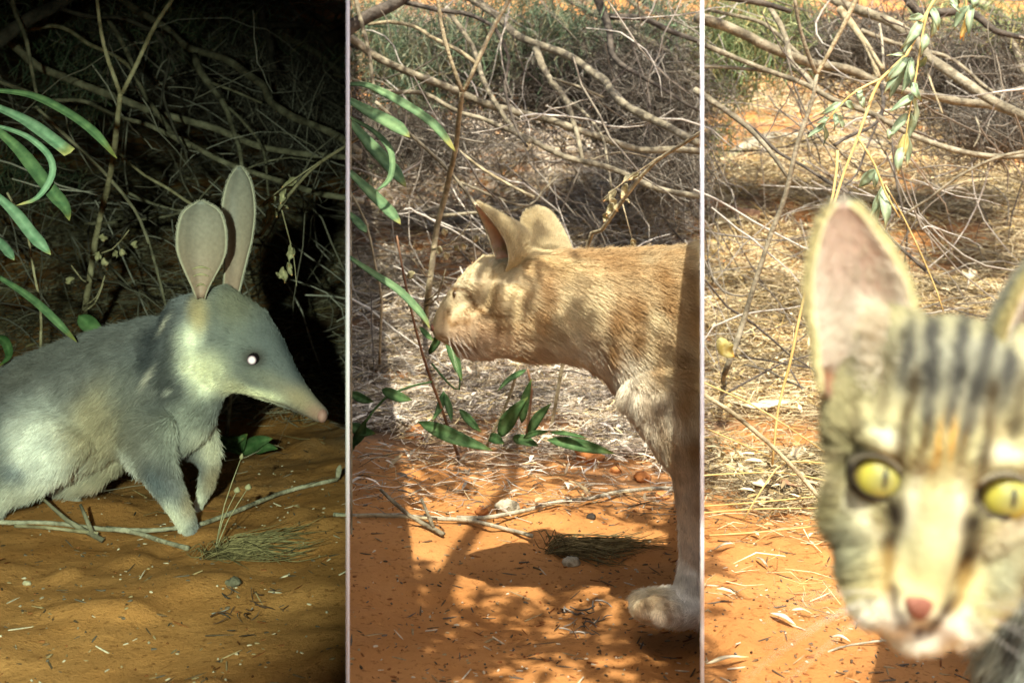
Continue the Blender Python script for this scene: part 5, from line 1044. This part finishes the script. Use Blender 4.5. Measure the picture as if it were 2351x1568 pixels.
p, n = sample(tme, 1500000); hd_ = (p[:, 1] < YT + .075) & (p[:, 2] > .250); vis = np.where(hd_, rng.random(len(p)) < 1.0, rng.random(len(p)) < .14); p, n = p[vis], n[vis]
uv, w = head_uv(p); U, Vv = uv.T
cu = np.stack([U * .004, np.where(Vv > 180, .35, -1.0) + 0 * U], 1)     # up and back over the brow, down and back over the cheeks
cu[:, 0] += np.sign(U) * np.clip(np.abs(U) / 140, 0, 1) * .9 * (Vv > -60); cu[:, 1] = np.where((np.abs(U) > 110) & (Vv > -40), .35, cu[:, 1])
comb = np.stack([cu[:, 0] * cr - cu[:, 1] * sr, np.full(len(U), .45), -(cu[:, 0] * sr + cu[:, 1] * cr)], 1)
bodym = (p[:, 1] > YT + .09) | (p[:, 2] < .248); comb = np.where(bodym[:, None], np.array([.2, .5, -1.0]), comb)
L = np.where(bodym, .013, .0062); L = np.where(~bodym & (np.abs(U) < 75) & (Vv > 40), .0030, L); L = np.where(~bodym & (np.hypot(np.abs(U) - 146, Vv) < 95), .0028, L); L = np.where(~bodym & (np.abs(U) > 200), .0085, L); L *= rng.uniform(.6, 1.3, len(p))
pts = strands(p, n, comb, L, np.where(bodym, .25, .16), .22)
col = 1.05 * tcol(pts[:, 2]) ** 1.2 * (1 + .6 * (noise(p * np.array([420, 420, 260]), 93) - .5) + rng.normal(0, .14, len(p)))[:, None]
keep = np.ones(len(p), bool)
for (a, b) in EYE: keep &= ~((eye_r(U, Vv, a, b) < 1.12) & ~bodym & (w > -170))
keep &= ~((np.abs(U) < 58 * np.clip((330 - Vv) / 70, 0, 1)) & (Vv > 250) & (Vv < 330) & ~bodym & (w > 0))
print('tabby strands', keep.sum()); allp, allc, allr = [pts[keep]], [col[keep]], [np.where(bodym[keep], .00030, .00014)]
# ears
def tearcol(inside, v, t):
    i = inside[:, None] > .5; t = t[:, None]; v = v[:, None]
    c = np.array([.50, .38, .29]) + 0 * t; w1 = np.exp(-((t - .12) / .14) ** 2); c = c * (1 - w1) + np.array([.33, .17, .09]) * w1
    w2 = np.exp(-((v - .55) / .3) ** 2 - ((t - .45) / .3) ** 2) * .7; c = c * (1 - w2) + np.array([.55, .30, .19]) * w2
    c = np.where(i, c, np.array([.34, .31, .19])); e = np.clip((np.abs(v) - .85) / .15, 0, 1) * .8
    return c * (1 - e) + np.array([.58, .54, .28]) * e
def tear(s_, rows, face):
    sp = [T(s_ * u, v_, w) for (u, v_, w, a, b) in rows]; wd_ = np.array([r[3] for r in rows]) * sT; dp = np.array([r[4] for r in rows]) * sT
    fc = np.array([s_ * face[0], -face[2], -face[1]], float)
    return ear_shell('ear', sp, wd_, dp, fc / np.linalg.norm(fc), tab, tearcol, th=.0012, step=.004)
ER = [(224, -150, -60, 70, 46), (214, -215, -80, 98, 70), (212, -300, -100, 114, 88), (226, -372, -115, 121, 88), (262, -462, -130, 102, 62), (288, -528, -140, 70, 36), (305, -575, -145, 42, 17), (313, -606, -146, 8, 3)]
ER2 = [(150, -150, -110, 66, 50), (150, -230, -120, 98, 70), (155, -310, -130, 116, 80), (172, -410, -140, 112, 74), (200, -500, -150, 92, 52), (228, -565, -155, 64, 30), (246, -615, -156, 38, 14), (254, -645, -156, 6, 3)]
for s_ in (-1, 1):
    eo, f1 = tear(s_, ER if s_ < 0 else ER2, (-.10, 0, 1) if s_ < 0 else (.8, 0, .7))
    ep, en, et, av, at, raw = f1; q = rng.choice(len(ep), 30000, replace=False)
    d = et[q] * .7 + en[q] * .55 + rng.normal(0, .22, (len(q), 3)); d /= np.linalg.norm(d, axis=1)[:, None]
    L = rng.uniform(.0015, .0042, len(q)); s2 = ep[q][:, None] + d[:, None] * (np.linspace(0, 1, 4)[None] * L[:, None])[..., None]
    bc_ = np.where(av[q][:, None] > .8, np.array([.56, .52, .26]), np.array([.27, .27, .19])); allp.append(s2); allc.append(bc_ * rng.uniform(.7, 1.25, (len(q), 1))); allr.append(np.full(len(q), .00016))
    q = rng.choice(len(ep), 5000, replace=False); q = q[(at[q] > .12) & (rng.random(len(q)) < .25 + .75 * np.exp(-((at[q] - .38) / .2) ** 2))]     # fine pale hairs on the inside
    d = et[q] * .8 - en[q] * .35 + rng.normal(0, .25, (len(q), 3)); d /= np.linalg.norm(d, axis=1)[:, None]
    L = rng.uniform(.003, .008, len(q)); s2 = raw[q][:, None] + d[:, None] * (np.linspace(0, 1, 4)[None] * L[:, None])[..., None]
    allp.append(s2); allc.append(np.array([.70, .64, .50]) * rng.uniform(.8, 1.15, (len(q), 1))); allr.append(np.full(len(q), .00010))
    # pale tufts growing from the inner edge across the opening
    if s_ > 0: continue
    q = 500; t_ = rng.uniform(.05, .55, q); uu = 236 + t_ * 60 - 100 * rng.uniform(.55, 1.0, q); vv_ = -150 - t_ * 420
    r0 = np.stack([T(s_ * a, b, -85 + rng.uniform(-30, 30)) for a, b in zip(uu, vv_)])
    dd = np.stack([np.full(q, s_ * .55), np.full(q, -.35), rng.uniform(.2, .9, q)], 1) + rng.normal(0, .2, (q, 3)); dd /= np.linalg.norm(dd, axis=1)[:, None]
    L = rng.uniform(.006, .015, q); s2 = r0[:, None] + dd[:, None] * (np.linspace(0, 1, 4)[None] * L[:, None])[..., None]
    allp.append(s2); allc.append(np.array([.85, .80, .62]) * rng.uniform(.85, 1.1, (q, 1))); allr.append(np.full(q, .00018))
fur_object('fur', tab, np.concatenate(allp), np.concatenate(allr), np.concatenate(allc), M['fur'])
# eyes: yellow iris with a slit pupil under a clear glossy surface
def mat_iris():
    m, N, L, b = mat('yellow_iris', .06, .6); tc = N.new('ShaderNodeTexCoord'); sp = N.new('ShaderNodeSeparateXYZ'); L.new(tc.outputs['Object'], sp.inputs[0])
    def mth(op, a, b_=None):
        n = N.new('ShaderNodeMath'); n.operation = op
        for i, q in enumerate((a, b_)):
            if q is None: continue
            if isinstance(q, (int, float)): n.inputs[i].default_value = q
            else: L.new(q, n.inputs[i])
        return n.outputs[0]
    r = 66 * sT; X_, Z_ = mth('DIVIDE', sp.outputs['X'], r), mth('DIVIDE', sp.outputs['Z'], r)
    rad = mth('SQRT', mth('ADD', mth('MULTIPLY', X_, X_), mth('MULTIPLY', Z_, Z_)))
    rp = N.new('ShaderNodeValToRGB'); e = rp.color_ramp.elements
    e[0].position = .15; e[0].color = (.22, .23, .08, 1); e[1].position = .99; e[1].color = (.02, .018, .012, 1)
    q = e.new(.35); q.color = (.30, .30, .08, 1); q = e.new(.70); q.color = (.40, .375, .055, 1); q = e.new(.85); q.color = (.20, .16, .04, 1)
    L.new(rad, rp.inputs[0])
    sl = mth('ADD', mth('POWER', mth('ABSOLUTE', mth('DIVIDE', X_, .085)), 2.0), mth('POWER', mth('ABSOLUTE', mth('DIVIDE', mth('SUBTRACT', Z_, .10), .36)), 2.0))
    sl2 = mth('LESS_THAN', sl, 1.0); mx = N.new('ShaderNodeMix'); mx.data_type = 'RGBA'; L.new(sl2, mx.inputs[0]); L.new(rp.outputs[0], mx.inputs[6]); mx.inputs[7].default_value = (.012, .012, .015, 1)
    L.new(mx.outputs[2], b.inputs['Base Color']); return m
M['iris'] = mat_iris()
for (a, b), wf in zip(EYE, EW):
    s_ = np.sign(a); R_ = 66; wc = wf - R_ - 1
    o = eyeball('eye', T(a, b, wc), R_ * sT, tab, M['iris']); o.rotation_euler = (0, roll, 0)
    # lids: a soft ring from the almond opening out to the fur, dark along its edge
    th = np.linspace(0, 2 * np.pi, 40, endpoint=False); lev = np.array([1.0, 1.05, 1.11, 1.18, 1.26, 1.36]); V, C = [], []
    for l in lev:
        for q in th:
            du, dv_ = math.cos(q), math.sin(q); k = l / eye_r(np.array([a + du]), np.array([b + dv_]), a, b)[0]; uu, vv_ = a + du * k, b + dv_ * k
            ws = math.sqrt(max(0, (R_ + 3) ** 2 - (uu - a) ** 2 - (vv_ - b) ** 2)) + wc
            dd_ = np.hypot(skin_uv[:, 0] - uu, skin_uv[:, 1] - vv_) + (skin_w < -170) * 999; near = dd_ < 14; wk = skin_w[near].mean() if near.any() else skin_w[np.argmin(dd_)]
            f = np.clip((l - 1.0) / .30, 0, 1); wz = ws * (1 - f) + (wk - 2) * f + (12 if dv_ < 0 else 11) * math.sin(math.pi * (.25 + .75 * f)) - (8 if l > 1.3 else 0)
            V.append(T(uu, vv_, wz)); dk = np.clip((1.30 - l) / .14, 0, 1) * (1.0 if dv_ > -.2 else .8); inner = max(0, du * -s_) * max(0, dv_)
            C.append(np.array([.34, .31, .19]) * (1 - dk) + np.array([.03, .024, .018]) * dk if inner < .25 else np.array([.04, .03, .022]))
    n_ = len(th); i = (np.arange(len(lev) - 1)[:, None] * n_ + np.arange(n_)[None]); j = (np.arange(len(lev) - 1)[:, None] * n_ + (np.arange(n_)[None] + 1) % n_)
    me = mesh('eyelid', np.array(V), np.stack([i, j, j + n_, i + n_], -1).reshape(-1, 4)); vcol(me, np.array(C))
    ld = link('eyelid', me, M['hide'], tab); sb = ld.modifiers.new('t', 'SOLIDIFY'); sb.thickness = .0006; sb.offset = 0
# nose leather
wn = max(w[(np.abs(U) < 20) & (np.abs(Vv - 280) < 25)].max(), 60)
V = np.array([T(-54, 264, wn - 22), T(-24, 254, wn), T(24, 254, wn), T(54, 264, wn - 22), T(33, 296, wn + 2), T(-33, 296, wn + 2), T(0, 334, wn - 6), T(-48, 264, wn - 60), T(48, 264, wn - 60), T(0, 330, wn - 60), T(0, 272, wn + 14)])
nz = mesh('nose', V, np.array([[0, 1, 5], [1, 10, 5], [1, 2, 10], [2, 4, 10], [2, 3, 4], [10, 4, 6], [5, 10, 6], [0, 5, 6], [3, 6, 4], [0, 7, 1], [3, 2, 8], [1, 7, 8], [1, 8, 2], [0, 6, 9], [0, 9, 7], [3, 8, 9], [3, 9, 6], [7, 9, 8]]))
no = link('nose', nz, M['nose_red'], tab); whiskers(tab, [T(sg * (80 + 14 * (i % 4)), 262 + 12 * (i // 4), 70) for sg in (-1, 1) for i in range(10)], [(sg * 1.0, -.25, .25 - .09 * i) for sg in (-1, 1) for i in range(10)], list(rng.uniform(.025, .05, 20)), .00004, (.85, .84, .75))
sb = no.modifiers.new('s', 'SUBSURF'); sb.levels = sb.render_levels = 2
